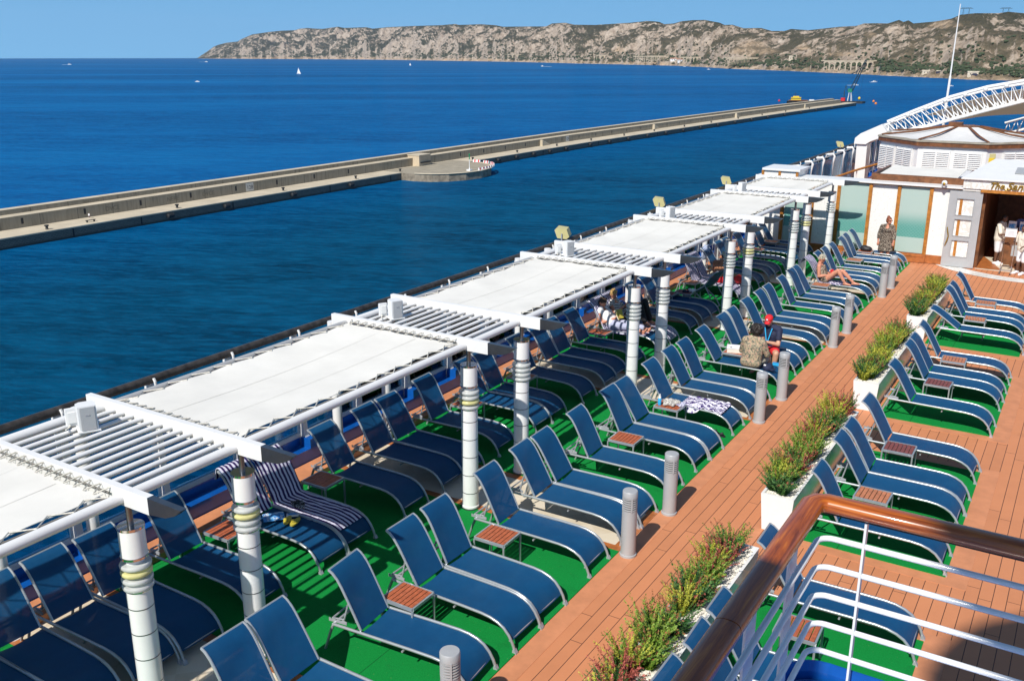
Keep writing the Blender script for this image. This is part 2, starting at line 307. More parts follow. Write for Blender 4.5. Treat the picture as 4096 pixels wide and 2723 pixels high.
def f_water():
    m, t, b, tc = new_mat('sea_water')
    v = tc.outputs['Object']; sx = nd(t, 'ShaderNodeSeparateXYZ'); t.links.new(v, sx.inputs[0])
    dist = mth(t, 'SQRT', mth(t, 'ADD', mth(t, 'MULTIPLY', sx.outputs[0], sx.outputs[0]), mth(t, 'MULTIPLY', sx.outputs[1], sx.outputs[1])))
    mpw = nd(t, 'ShaderNodeMapping', vector_type='TEXTURE'); mpw.inputs['Rotation'].default_value = (0, 0, math.radians(24)); mpw.inputs['Scale'].default_value = (2.4, .9, 1); t.links.new(v, mpw.inputs['Vector'])
    wv = mpw.outputs[0]
    h = mth(t, 'ADD', mth(t, 'MULTIPLY', noise(t, wv, .32, 3, .55, .3), 1.0), mth(t, 'MULTIPLY', noise(t, wv, 1.5, 3, .6), .28))
    h = mth(t, 'ADD', h, mth(t, 'MULTIPLY', noise(t, wv, .07, 3, .5), 2.4))
    bp = nd(t, 'ShaderNodeBump'); bp.inputs['Distance'].default_value = 1.0; bp.inputs['Strength'].default_value = .75
    t.links.new(h, bp.inputs['Height']); t.links.new(bp.outputs[0], b.inputs['Normal'])
    # colour of the water body: greener inside the harbour, deep blue outside, wind lanes
    hb = nd(t, 'ShaderNodeMapRange'); hb.interpolation_type = 'SMOOTHSTEP'; t.links.new(sx.outputs[0], hb.inputs[0]); hb.inputs[1].default_value = -330; hb.inputs[2].default_value = -150
    hy = nd(t, 'ShaderNodeMapRange'); hy.interpolation_type = 'SMOOTHSTEP'; t.links.new(sx.outputs[1], hy.inputs[0]); hy.inputs[1].default_value = 1100; hy.inputs[2].default_value = 150
    hf = mth(t, 'MULTIPLY', hb.outputs[0], hy.outputs[0])
    ml = nd(t, 'ShaderNodeMapping', vector_type='TEXTURE'); ml.inputs['Rotation'].default_value = (0, 0, math.radians(38)); ml.inputs['Scale'].default_value = (2.6, .6, 1); t.links.new(v, ml.inputs['Vector'])
    lane = noise(t, ml.outputs[0], .0022, 6, .6)
    deep = ramp(t, lane, [(.38, (.0004, .040, .150)), (.50, (.0008, .064, .215)), (.62, (.0022, .100, .285))])
    near = ramp(t, noise(t, wv, .02, 5), [(.35, (.0001, .024, .058)), (.65, (.0002, .046, .104))])
    c = mixc(t, hf, deep, near)
    crest = nd(t, 'ShaderNodeMapRange'); t.links.new(noise(t, wv, .5, 4, .6), crest.inputs[0]); crest.inputs[1].default_value = .44; crest.inputs[2].default_value = .62
    sw = nd(t, 'ShaderNodeMapRange'); t.links.new(noise(t, wv, .085, 4, .6, .4), sw.inputs[0]); sw.inputs[1].default_value = .40; sw.inputs[2].default_value = .62
    lite = mixc(t, hf, (.004, .130, .34), (.002, .085, .185))  # ripple light painted into the colour: paler swells and crests
    c = mixc(t, mth(t, 'MULTIPLY', sw.outputs[0], .42), c, lite)
    c = mixc(t, mth(t, 'MULTIPLY', crest.outputs[0], .50), c, lite)
    t.links.new(c, b.inputs['Base Color']); df = nd(t, 'ShaderNodeBsdfDiffuse'); gl = nd(t, 'ShaderNodeBsdfGlossy'); gl.inputs['Roughness'].default_value = .12; fr = nd(t, 'ShaderNodeFresnel'); fr.inputs[0].default_value = 1.33
    t.links.new(c, df.inputs[0])
    for x_ in (df, gl, fr): t.links.new(bp.outputs[0], x_.inputs['Normal'])
    gl.inputs[0].default_value = (.6, .88, 1, 1)
    mr_ = nd(t, 'ShaderNodeMapRange'); t.links.new(fr.outputs[0], mr_.inputs[0]); mr_.inputs[1].default_value = .02; mr_.inputs[2].default_value = .7; mr_.inputs[3].default_value = .015; mr_.inputs[4].default_value = .115
    mx = nd(t, 'ShaderNodeMixShader'); t.links.new(mr_.outputs[0], mx.inputs[0]); t.links.new(df.outputs[0], mx.inputs[1]); t.links.new(gl.outputs[0], mx.inputs[2]); t.links.new(mx.outputs[0], t.nodes['Material Output'].inputs[0])
f_water()
def f_hill():
    m, t, b, tc = new_mat('hill_ground')
    v = tc.outputs['Object']
    at = nd(t, 'ShaderNodeAttribute', attribute_name='sand'); geo = nd(t, 'ShaderNodeNewGeometry')
    sl_ = nd(t, 'ShaderNodeSeparateXYZ'); t.links.new(geo.outputs['Normal'], sl_.inputs[0])
    big = noise(t, v, .0045, 10, .66, .4); mid = noise(t, v, .022, 9, .7, .5); fine = noise(t, v, .09, 6, .7)
    rock = ramp(t, noise(t, v, .03, 8, .7), [(.3, (.17, .13, .10)), (.5, (.37, .30, .235)), (.72, (.58, .50, .415))])
    scr = ramp(t, fine, [(.35, (.026, .032, .020)), (.7, (.085, .078, .050))])
    s = mth(t, 'ADD', mth(t, 'MULTIPLY', big, .5), mth(t, 'ADD', mth(t, 'MULTIPLY', mid, .38), mth(t, 'MULTIPLY', fine, .20)))
    s = mth(t, 'ADD', s, mth(t, 'MULTIPLY', mth(t, 'SUBTRACT', sl_.outputs[2], .75), .30))
    mr = nd(t, 'ShaderNodeMapRange'); t.links.new(s, mr.inputs[0]); mr.inputs[1].default_value = .545; mr.inputs[2].default_value = .585
    c = mixc(t, mr.outputs[0], rock, scr)
    sandc = ramp(t, noise(t, v, .03, 7, .65), [(.3, (.36, .255, .165)), (.7, (.54, .405, .27))])
    brk = nd(t, 'ShaderNodeMapRange'); t.links.new(mid, brk.inputs[0]); brk.inputs[1].default_value = .36; brk.inputs[2].default_value = .60
    c = mixc(t, mth(t, 'MULTIPLY', at.outputs['Fac'], mth(t, 'SUBTRACT', 1.0, mth(t, 'MULTIPLY', brk.outputs[0], .75))), c, sandc)
    t.links.new(c, b.inputs['Base Color']); b.inputs['Roughness'].default_value = .95; b.inputs['Specular IOR Level'].default_value = .1
    bp = nd(t, 'ShaderNodeBump'); bp.inputs['Distance'].default_value = 14; bp.inputs['Strength'].default_value = .8
    t.links.new(mth(t, 'ADD', mid, mth(t, 'MULTIPLY', fine, .4)), bp.inputs['Height']); t.links.new(bp.outputs[0], b.inputs['Normal'])
f_hill()
# ---------------- mesh helpers ----------------
class MB:
    def __init__(s): s.v = []; s.f = []
    def add(s, vs, fs):
        o = len(s.v); s.v += [tuple(x) for x in vs]; s.f += [tuple(i + o for i in f) for f in fs]; return s
    def box(s, c, d, rz=0, rx=0, ry=0):
        m = Euler((rx, ry, rz)).to_matrix(); h = [x / 2 for x in d]; vs = []
        for z in (-1, 1):
            for x, y in ((-1, -1), (1, -1), (1, 1), (-1, 1)): vs.append(m @ Vector((x * h[0], y * h[1], z * h[2])) + Vector(c))
        return s.add(vs, [(3, 2, 1, 0), (4, 5, 6, 7), (0, 1, 5, 4), (1, 2, 6, 5), (2, 3, 7, 6), (3, 0, 4, 7)])
    def bb(s, x0, x1, y0, y1, z0, z1): return s.box(((x0 + x1) / 2, (y0 + y1) / 2, (z0 + z1) / 2), (x1 - x0, y1 - y0, z1 - z0))
    def rbox(s, c, d, r=.02, n=3, rz=0):
        hx, hy = d[0] / 2, d[1] / 2; p = []
        for cx, cy, a0 in ((hx - r, hy - r, 0), (-hx + r, hy - r, 90), (-hx + r, -hy + r, 180), (hx - r, -hy + r, 270)):
            for k in range(n + 1):
                a = math.radians(a0 + 90 * k / n); p.append((cx + r * math.cos(a), cy + r * math.sin(a)))
        cs, sn = math.cos(rz), math.sin(rz); p = [(c[0] + x * cs - y * sn, c[1] + x * sn + y * cs) for x, y in p]
        return s.prism(p, c[2] - d[2] / 2, c[2] + d[2] / 2)
    def prism(s, poly, z0, z1, ax=None):
        n = len(poly); f3 = ax or (lambda a, b, z: (a, b, z))
        vs = [f3(a, b, z0) for a, b in poly] + [f3(a, b, z1) for a, b in poly]
        fs = [tuple(range(n))[::-1], tuple(range(n, 2 * n))] + [(i, (i + 1) % n, n + (i + 1) % n, n + i) for i in range(n)]
        return s.add(vs, fs)
    def tube(s, path, r, n=8, closed=False, flat=1.0, upv=None):
        P = [Vector(p) for p in path]; k = len(P); rs = r if isinstance(r, (list, tuple)) else [r] * k
        vs = []; prev = None
        for i in range(k):
            a = P[(i - 1) % k] if (closed or i > 0) else P[i]; b = P[(i + 1) % k] if (closed or i < k - 1) else P[i]
            t = (b - a)
            if t.length < 1e-9: t = Vector((0, 0, 1))
            t.normalize()
            if upv: u = Vector(upv)
            elif prev is not None: u = prev
            else: u = Vector((0, 0, 1)) if abs(t.z) < .95 else Vector((1, 0, 0))
            u = (u - t * u.dot(t)); u = u.normalized() if u.length > 1e-6 else t.orthogonal().normalized()
            prev = u; q = t.cross(u)
            for j in range(n):
                an = 2 * PI * j / n; vs.append(P[i] + q * (rs[i] * math.cos(an)) + u * (rs[i] * flat * math.sin(an)))
        fs = []
        for i in range(k if closed else k - 1):
            i2 = (i + 1) % k
            for j in range(n): fs.append((i * n + j, i * n + (j + 1) % n, i2 * n + (j + 1) % n, i2 * n + j))
        if not closed: fs += [tuple(range(n))[::-1], tuple(range((k - 1) * n, k * n))]
        return s.add(vs, fs)
    def lathe(s, prof, n=24, c=(0, 0, 0)):
        k = len(prof); vs = []
        for r, z in prof:
            for j in range(n):
                a = 2 * PI * j / n; vs.append((c[0] + r * math.cos(a), c[1] + r * math.sin(a), c[2] + z))
        fs = [(i * n + j, i * n + (j + 1) % n, (i + 1) * n + (j + 1) % n, (i + 1) * n + j) for i in range(k - 1) for j in range(n)]
        if prof[0][0] > 1e-6: fs.append(tuple(range(n))[::-1])
        if prof[-1][0] > 1e-6: fs.append(tuple(range((k - 1) * n, k * n)))
        return s.add(vs, fs)
    def ell(s, c, r, n=14, m=9, rot=None):
        vs = []; rm = rot or Matrix.Identity(3)
        for i in range(m + 1):
            th = PI * i / m
            for j in range(n):
                a = 2 * PI * j / n; vs.append(rm @ Vector((r[0] * math.sin(th) * math.cos(a), r[1] * math.sin(th) * math.sin(a), r[2] * math.cos(th))) + Vector(c))
        return s.add(vs, [(i * n + j, i * n + (j + 1) % n, (i + 1) * n + (j + 1) % n, (i + 1) * n + j)[::-1] for i in range(m) for j in range(n)])
    def sheet(s, fn, nu, nv, th=0.0):
        g = [[Vector(fn(u / nu, v / nv)) for v in range(nv + 1)] for u in range(nu + 1)]
        W = nv + 1; top = [g[i][j] for i in range(nu + 1) for j in range(W)]; ff = [(i * W + j, (i + 1) * W + j, (i + 1) * W + j + 1, i * W + j + 1) for i in range(nu) for j in range(nv)]
        if th <= 0: return s.add(top, ff)
        nr = []
        for i in range(nu + 1):
            for j in range(W):
                du = g[min(i + 1, nu)][j] - g[max(i - 1, 0)][j]; dv = g[i][min(j + 1, nv)] - g[i][max(j - 1, 0)]; q = du.cross(dv); nr.append(q.normalized() if q.length > 1e-9 else Vector((0, 0, 1)))
        bot = [p - q * th for p, q in zip(top, nr)]; N = len(top)
        bd = [(0, j) for j in range(W)] + [(i, nv) for i in range(1, nu + 1)] + [(nu, j) for j in range(nv - 1, -1, -1)] + [(i, 0) for i in range(nu - 1, 0, -1)]
        ids = [i * W + j for i, j in bd]
        sd = [(ids[k], ids[(k + 1) % len(ids)], ids[(k + 1) % len(ids)] + N, ids[k] + N) for k in range(len(ids))]
        return s.add(top + bot, ff + [tuple(i + N for i in f)[::-1] for f in ff] + sd)
    def build(s, name, m, parent=None, smooth=False, ang=40):
        me = bpy.data.meshes.new(name); me.from_pydata(s.v, [], s.f); me.validate()
        bm = bmesh.new(); bm.from_mesh(me); bmesh.ops.recalc_face_normals(bm, faces=bm.faces)
        if smooth:
            for f in bm.faces: f.smooth = True
            ca = math.radians(ang)
            for e in bm.edges:
                if len(e.link_faces) == 2 and e.calc_face_angle(0) > ca: e.smooth = False
        bm.to_mesh(me); bm.free()
        me.materials.append(M[m] if isinstance(m, str) else m)
        o = bpy.data.objects.new(name, me); col.objects.link(o)
        if parent: o.parent = parent
        return o
def tag(o, label=None, cat=None, group=None, kind=None):
    if label: o['label'] = label
    if cat: o['category'] = cat
    if group: o['group'] = group
    if kind: o['kind'] = kind
    return o
def thing(name, label, cat, loc=(0, 0, 0), rz=0, group=None):
    o = bpy.data.objects.new(name, None); col.objects.link(o); o.location = loc; o.rotation_euler = (0, 0, rz); o.empty_display_size = .2
    return tag(o, label, cat, group)
def dup(root, loc=None, rz=None, label=None, group=None, scale=None):
    def cp(o, par):
        c = o.copy(); col.objects.link(c)
        if par: c.parent = par
        for ch in o.children: cp(ch, c)
        return c
    r = cp(root, None)
    if loc is not None: r.location = loc
    if rz is not None: r.rotation_euler = (0, 0, rz)
    if label: r['label'] = label
    if group: r['group'] = group
    if scale is not None: r.scale = (scale,) * 3 if isinstance(scale, (int, float)) else scale
    return r
def textmesh(name, txt, size, m, parent, mw, ext=.01, shear=0.0, bev=0.0, align='LEFT'):
    cu = bpy.data.curves.new(name, 'FONT'); cu.body = txt; cu.size = size; cu.extrude = ext; cu.shear = shear; cu.bevel_depth = bev; cu.align_x = align; cu.resolution_u = 6
    tmp = bpy.data.objects.new(name, cu); col.objects.link(tmp)
    me = bpy.data.meshes.new_from_object(tmp.evaluated_get(bpy.context.evaluated_depsgraph_get())); bpy.data.objects.remove(tmp)
    me.transform(mw); me.materials.clear(); me.materials.append(M[m])
    o = bpy.data.objects.new(name, me); col.objects.link(o); o.parent = parent; return o
def arc(c, r, a0, a1, n, f): return [f(c[0] + r * math.cos(a0 + (a1 - a0) * i / n), c[1] + r * math.sin(a0 + (a1 - a0) * i / n)) for i in range(n + 1)]
ZS = -41.7
ORD = 'first second third fourth fifth sixth seventh eighth ninth tenth eleventh twelfth thirteenth fourteenth fifteenth sixteenth seventeenth eighteenth nineteenth twentieth twenty-first'.split()
# ---------------- sea, hills ----------------
b = MB(); rr = [0, 60, 200, 600, 2000, 6000, 15000]; N = 180
vs = [(0, 0, 0)] + [(r * math.cos(2 * PI * j / N), r * math.sin(2 * PI * j / N), 0) for r in rr[1:] for j in range(N)]
fs = [(0, 1 + j, 1 + (j + 1) % N) for j in range(N)] + [(1 + i * N + j, 1 + (i + 1) * N + j, 1 + (i + 1) * N + (j + 1) % N, 1 + i * N + (j + 1) % N) for i in range(len(rr) - 2) for j in range(N)]
sea = b.add(vs, fs).build('sea', 'sea_water'); sea.location = (0, 0, ZS); tag(sea, 'deep blue rippled sea reaching the horizon', 'sea', kind='structure')
SK = [(-49.886, -.00373), (-49.778, -.00338), (-49.551, -.0007), (-49.199, .00303), (-48.828, .00747), (-48.564, .00934), (-48.125, .01123), (-47.512, .01244), (-47.341, .01432), (-46.708, .01904), (-45.824, .02134), (-45.117, .0227), (-44.327, .02324), (-44.058, .02468), (-43.61, .02542), (-43.347, .02498), (-42.803, .02455), (-41.91, .02675), (-41.561, .0256), (-40.298, .0264), (-39.959, .02499), (-39.114, .02648), (-37.576, .02775), (-36.032, .02854), (-35.178, .02976), (-35.005, .02881), (-33.714, .02956), (-32.859, .02861), (-32.423, .02717), (-30.694, .0274), (-29.925, .02739), (-29.579, .03027), (-28.812, .03097), (-28.289, .02903), (-27.09, .02875), (-25.039, .03079), (-24.115, .03239), (-23.616, .03188), (-23.402, .03138), (-23.126, .02923), (-22.59, .02989), (-22.145, .03198), (-21.529, .03286), (-20.858, .03303), (-20.013, .03035), (-19.741, .0282), (-19.298, .02839), (-18.678, .02504), (-17.719, .02517), (-17.107, .02231), (-16.415, .02224), (-16.087, .02405), (-15.143, .02279), (-13.483, .02578), (-12.666, .02633), (-12.266, .02853), (-11.614, .02864), (-11.052, .02831), (-10.504, .03133), (-10.254, .02949), (-10.027, .031), (-9.771, .02806), (-8.683, .0296), (-7.933, .03184), (-7.5, .03522), (-6.829, .03633), (-5.711, .03599), (-5.28, .03713), (-4.546, .03562), (-2.273, .03569), (1.95, .03013)]
SH = [(-49.885, 13740), (-46.633, 12135), (-41.322, 10738), (-35.901, 8182), (-28.071, 5605), (-22.403, 4507), (-19.32, 3576), (-14.946, 2980), (-10.754, 2489), (-6.778, 2173), (-4.071, 2097), (2.495, 1885)]
def perlin(x, y, seed=0):
    rs = np.random.RandomState(seed); p = rs.permutation(256); p = np.concatenate([p, p]); g = rs.uniform(0, 2 * np.pi, 256); gx, gy = np.cos(g), np.sin(g)
    xi = np.floor(x).astype(int); yi = np.floor(y).astype(int); xf = x - xi; yf = y - yi; xi &= 255; yi &= 255
    u = xf ** 3 * (xf * (xf * 6 - 15) + 10); v = yf ** 3 * (yf * (yf * 6 - 15) + 10)
    def gr(i, j, dx, dy): h = p[p[i & 255] + (j & 255)]; return gx[h] * dx + gy[h] * dy
    a = gr(xi, yi, xf, yf); b_ = gr(xi + 1, yi, xf - 1, yf); c = gr(xi, yi + 1, xf, yf - 1); d = gr(xi + 1, yi + 1, xf - 1, yf - 1)
    return (a * (1 - u) + b_ * u) * (1 - v) + (c * (1 - u) + d * u) * v
def ridged(x, y, oct_=6, seed=1, gain=.55):
    s = 0; amp = 1; wsum = 0
    for o in range(oct_):
        s = s + amp * (1 - 2 * np.abs(perlin(x, y, seed + o))); wsum += amp; amp *= gain; x = x * 2.07 + 3.1; y = y * 2.07 - 1.7
    return s / wsum
def hill_field():
    NA, NR = 900, 136
    az = np.linspace(-49.95, 2.2, NA); e = np.interp(az, [q[0] for q in SK], [q[1] for q in SK]); r0 = np.interp(az, [q[0] for q in SH], [q[1] for q in SH])
    jit = perlin(az * 3.1, az * 0 + .3, 5) * .012 + perlin(az * 9.7, az * 0 + 1.3, 6) * .006
    r0 = r0 * (1 + jit)
    r1 = r0 + 850 + .10 * r0
    s = np.concatenate([np.linspace(-.01, .12, 34), np.linspace(.132, 1.0, 78), np.linspace(1.02, 1.6, NR - 112)])
    S_, A_ = np.meshgrid(s, az, indexing='ij'); R_ = r0[None, :] + S_ * (r1 - r0)[None, :]
    a = np.radians(A_); X = R_ * np.sin(a); Y = R_ * np.cos(a)
    top = (r1 * e + 6.3 - ZS)[None, :]
    wx = X + 180 * perlin(X / 700, Y / 700, 21); wy = Y + 180 * perlin(X / 700 + 9, Y / 700, 22)
    rg = ridged(wx / 620, wy / 620, 7, 31); rf = ridged(wx / 170, wy / 170, 5, 41)
    sc_ = np.clip(S_, 0, 1)
    base = .018 * np.clip(sc_ / .008, 0, 1) ** .7 + .982 * np.clip((sc_ - .008) / .992, 0, 1) ** .98
    bell = np.clip(sc_ * 4 - .05, 0, 1) * np.clip((1.08 - sc_) * 3.2, .28, 1)
    H = top * (base + bell * ((rg - .42) * .46 + (rf - .4) * .20))
    H = np.where(S_ < .06, H * (1 + .35 * rf), H)
    H = np.where(S_ > 1, H * (1 - .8 * (S_ - 1)), H); H = np.where(S_ < 0, -4, np.maximum(H, 1.2 + 0 * H))
    lim = (R_ * (e[None, :]) + 6.3 - ZS)
    H = np.where(S_ < .97, np.minimum(H, lim - .5 - 6 * np.clip(rf, 0, 1) * (H > lim)), H)
    at1 = np.abs(S_ - 1) < .012
    H = np.where((S_ >= .97) & (S_ <= 1.02), lim - 0.0, H); H = np.where(S_ > 1.02, np.minimum(H, lim - 3), H)
    Z = ZS + H
    T = (Z - 6.3) / R_
    sand = np.zeros_like(T)
    sand = np.maximum(sand, np.clip((.027 + .02 * (rf - .4) - S_) / .010, 0, 1) * .9)
    for (a0, t0, wa, wt) in ((-18.2, .003, 1.7, .0145), (-8.2, .0255, 1.05, .0075), (-11.9, .0175, .5, .004), (-15.3, .006, .5, .006), (-25.6, .004, .5, .005), (-13.2, .0, 1.0, .004)):
        q = np.abs(A_ - a0) / wa + np.maximum(0, T - t0) / wt + np.maximum(0, t0 - T) / (wt * .35); sand = np.maximum(sand, np.clip((1 - q + .5 * (rf - .45)) * 2.6, 0, 1))
    far = np.clip((A_ + 36) / 22, 0, 1); sand = np.maximum(sand, .34 * far * np.clip(1.2 - sc_ * 1.3, 0, 1))
    return az, r0, r1, X, Y, Z, sand
HAZ, HR0, HR1, hX, hY, hZ, hS = hill_field()
def grid_obj(name, X, Y, Z, m):
    nr, na = X.shape; me = bpy.data.meshes.new(name); co = np.stack([X, Y, Z], -1).reshape(-1, 3).astype(np.float32)
    i = np.arange(nr - 1)[:, None] * na + np.arange(na - 1)[None, :]; q = np.stack([i, i + 1, i + na + 1, i + na], -1).reshape(-1, 4)[:, ::-1]
    me.vertices.add(len(co)); me.vertices.foreach_set('co', co.ravel()); me.loops.add(q.size); me.polygons.add(len(q))
    me.loops.foreach_set('vertex_index', q.ravel().astype(np.int32)); me.polygons.foreach_set('loop_start', np.arange(0, q.size, 4, dtype=np.int32))
    me.update(calc_edges=True); me.validate(); me.materials.append(M[m]); o = bpy.data.objects.new(name, me); col.objects.link(o); return o
hills = grid_obj('hills', hX, hY, hZ, 'hill_ground'); tag(hills, 'rocky limestone coast hills with dark scrub', 'hills', kind='structure')
a_ = hills.data.attributes.new('sand', 'FLOAT', 'POINT'); a_.data.foreach_set('value', hS.reshape(-1).astype(np.float32))
def hill_pt(azd, te):
    """the point on the hillside seen at that bearing (degrees) and slope"""
    j = int(np.argmin(np.abs(HAZ - azd))); Rc = np.hypot(hX[:, j], hY[:, j]); T = (hZ[:, j] - 6.3) / Rc; k = int(np.argmax(T >= te)) if (T >= te).any() else 20
    return Vector((hX[k, j], hY[k, j], hZ[k, j])), Rc[k]
# shrubs that dot the lower slopes: uncountable
b = MB(); rs = random.Random(3)
t_ = (1 + 5 ** .5) / 2
ico = [Vector(q).normalized() for q in ((-1, t_, 0), (1, t_, 0), (-1, -t_, 0), (1, -t_, 0), (0, -1, t_), (0, 1, t_), (0, -1, -t_), (0, 1, -t_), (t_, 0, -1), (t_, 0, 1), (-t_, 0, -1), (-t_, 0, 1))]
icf = [(0, 11, 5), (0, 5, 1), (0, 1, 7), (0, 7, 10), (0, 10, 11), (1, 5, 9), (5, 11, 4), (11, 10, 2), (10, 7, 6), (7, 1, 8), (3, 9, 4), (3, 4, 2), (3, 2, 6), (3, 6, 8), (3, 8, 9), (4, 9, 5), (2, 4, 11), (6, 2, 10), (8, 6, 7), (9, 8, 1)]
for k in range(7000):
    j = int(rs.random() ** .8 * (HAZ.size - 1)); i = 8 + int(abs(rs.gauss(0, 1)) * 22)
    if i > 90: continue
    if hS[i, j] > .55 and rs.random() < .8: continue
    az = HAZ[j]; dens = perlin(np.array([az * .9]), np.array([i * .11]), 77)[0]
    if dens < -.02 and rs.random() < .8: continue
    R_ = math.hypot(hX[i, j], hY[i, j]); q = rs.uniform(1.0, 2.5) * (1 + R_ / 9000) * (1.5 if i < 45 else .75)
    ox, oy = rs.uniform(-6, 6), rs.uniform(-6, 6)
    b.add([(hX[i, j] + ox + p.x * q * rs.uniform(.7, 1.5), hY[i, j] + oy + p.y * q * rs.uniform(.7, 1.3), hZ[i, j] + q * .4 + p.z * q * rs.uniform(.6, 1.1)) for p in ico], icf)
o = b.build('scrub', 'scrub'); tag(o, 'dark pines and scrub dotted over the lower slopes', 'scrub', kind='stuff')
# ---------------- breakwater ----------------
CL = [(-236, 20), (-237, 290), (-237, 460), (-231, 630), (-224, 800), (-213.5, 985)]
def cl_off(d):
    out = []
    for i, p in enumerate(CL):
        a = Vector(CL[max(0, i - 1)]); c = Vector(CL[min(len(CL) - 1, i + 1)]); t = (c - a).normalized(); out.append((p[0] - t.y * d, p[1] + t.x * d))
    return out
def cl_at(y, d=0):
    pts = cl_off(d)
    for (x0, y0), (x1, y1) in zip(pts, pts[1:]):
        if y0 <= y <= y1: return x0 + (x1 - x0) * (y - y0) / (y1 - y0)
    return pts[-1][0]
def band(d0, d1, z0, z1, ye=None):
    A = cl_off(d0); B = cl_off(d1)
    if ye: A = A[:-1] + [(A[-1][0], ye)]; B = B[:-1] + [(B[-1][0], ye)]
    n = len(A); vs = []
    for (p, q) in zip(A, B): vs += [(p[0], p[1], z0), (p[0], p[1], z1), (q[0], q[1], z1), (q[0], q[1], z0)]
    fs = [(i * 4 + k, i * 4 + (k + 1) % 4, i * 4 + 4 + (k + 1) % 4, i * 4 + 4 + k) for i in range(n - 1) for k in range(4)]
    return vs, fs + [(0, 1, 2, 3), ((n - 1) * 4 + 3, (n - 1) * 4 + 2, (n - 1) * 4 + 1, (n - 1) * 4)]
ZQ = -38.72; ZL = -35.5; ZPR = -34.0
bw = thing('breakwater', 'long stepped stone and concrete breakwater crossing the harbour', 'breakwater', (0, 0, 0))
b = MB(); b.add(*band(0, 10.5, ZS - 3, ZQ - .35)); b.build('quay_face', 'quay_stone', bw)
b = MB(); b.add(*band(-.25, 10.4, ZQ - .35, ZQ)); b.build('quay_deck', 'quay_top', bw)
b = MB(); b.add(*band(10.5, 14.6, ZS - 3, ZL, 965)); b.build('wall', 'old_concrete', bw)
b = MB(); b.add(*band(10.4, 14.6, ZL, ZL + .12, 965)); b.build('ledge', 'quay_top', bw)
b = MB(); b.add(*band(14.6, 17.4, ZS - 3, ZPR - .12, 955)); b.build('parapet', 'old_concrete', bw)
b = MB(); b.add(*band(14.5, 17.5, ZPR - .12, ZPR, 955)); b.build('coping', 'quay_top', bw)
for y in range(125, 940, 19):
    if 292 < y < 350: continue
    x = cl_at(y, 10.5); b = MB(); b.bb(x - .05, x + .03, y, y + .7, ZQ + 1.0, ZQ + 2.6); b.build('niche', 'dark', bw)
for y in (140, 305 - 12, 425, 560, 700, 860):
    if 292 < y < 350: continue
    x = cl_at(y, 10.5); b = MB()
    for k in range(9): b.bb(x, x + 1.5, y + k * .9, y + k * .9 + .9, ZQ, ZQ + (9 - k) * .34)
    if y > 400: b.build('stairs', 'quay_top', bw)
for y in (152, 174, 209, 255, 290, 410, 470, 545, 640):
    x = cl_at(y, 0); b = MB(); b.bb(x - .06, x + .12, y, y + .35, ZS, ZQ - .1); b.build('ladder_recess', 'dark', bw)
for (y, t) in ((226.5, '128'), (454.5, '129')):
    x = cl_at(y, 10.5); b = MB(); b.bb(x + .01, x + .06, y - 1.7, y + 1.7, ZQ + .25, ZQ + 3.0); p = b.build('number_panel', 'offwhite', bw)
    mw = Matrix.Translation((x + .07, y - 1.35, ZQ + .85)) @ Matrix.Rotation(PI / 2, 4, 'Z') @ Matrix.Rotation(PI / 2, 4, 'X')
    textmesh('number', t, 1.9, 'navy', p, mw, .01)
for (y, t, h) in ((170, 'DVCE', 1.5), (192, 'NERE', 1.5), (206, 'DVCE', 1.5)):
    x = cl_at(y, 10.5); mw = Matrix.Translation((x + .02, y, ZQ + .9)) @ Matrix.Rotation(PI / 2, 4, 'Z') @ Matrix.Rotation(PI / 2, 4, 'X')
    mat('faded_paint', (.20, .175, .13), .95) if 'faded_paint' not in M else 0
    textmesh('faded_writing', t, h * 1.3, 'faded_paint', bw, mw, .004)
for (y, t) in ((147, 'GANJA'), (166, "ALLEZ L'OM")):
    x = cl_at(y, 14.6); mw = Matrix.Translation((x + .02, y, ZL + .3)) @ Matrix.Rotation(PI / 2, 4, 'Z') @ Matrix.Rotation(PI / 2, 4, 'X')
    textmesh('faded_writing', t, .95, 'faded_paint', bw, mw, .004)
# round platform and blockhouse
pl = [(-242, 297), (-230, 296.5), (-223, 298.5), (-218, 303), (-214.6, 310), (-213.2, 319), (-215, 329), (-221, 338), (-230, 343.5), (-240, 345), (-246, 345), (-246, 297)]
pp = thing('platform', 'rounded stone platform bulging from the middle of the breakwater', 'platform', (-230, 320, ZS))
b = MB(); b.prism([(x + 230, y - 320) for x, y in pl], -3, ZQ - ZS - .1); mat('platform_stone', (.24, .205, .155), .95, var=.35, vscale=.5, bump=.3, bscale=1.5); b.build('platform_wall', 'platform_stone', pp)
mat('worn_asphalt', (.30, .265, .20), .95, var=.15, vscale=.3)
b = MB(); b.prism([(x + 230, y - 320) for x, y in pl], ZQ - ZS - .1, ZQ - ZS + .05); b.build('platform_top', 'worn_asphalt', pp)
b = MB(); b.tube([(x + 230, y - 320, ZQ - ZS + .1) for x, y in pl[1:9]], .4, 6, flat=.6); b.build('rim', 'quay_top', pp)
bh = thing('blockhouse', 'square pale stone blockhouse on the breakwater platform', 'bunker', (-247, 322, ZQ))
b = MB(); b.prism([(3.0, -4), (3.0, 4), (-3, 4), (-3, -4)], 0, 4.3); b.build('walls', 'stone_arch', bh)
b = MB(); b.bb(-3.2, 3.2, -4.2, 4.2, 4.3, 4.65); b.build('roof_slab', 'quay_top', bh)
b = MB(); b.bb(2.9, 3.4, -3.2, 3.6, 1.2, 1.7); b.build('slot', 'dark', bh)
g = 'red and white plastic barriers'
proto = None
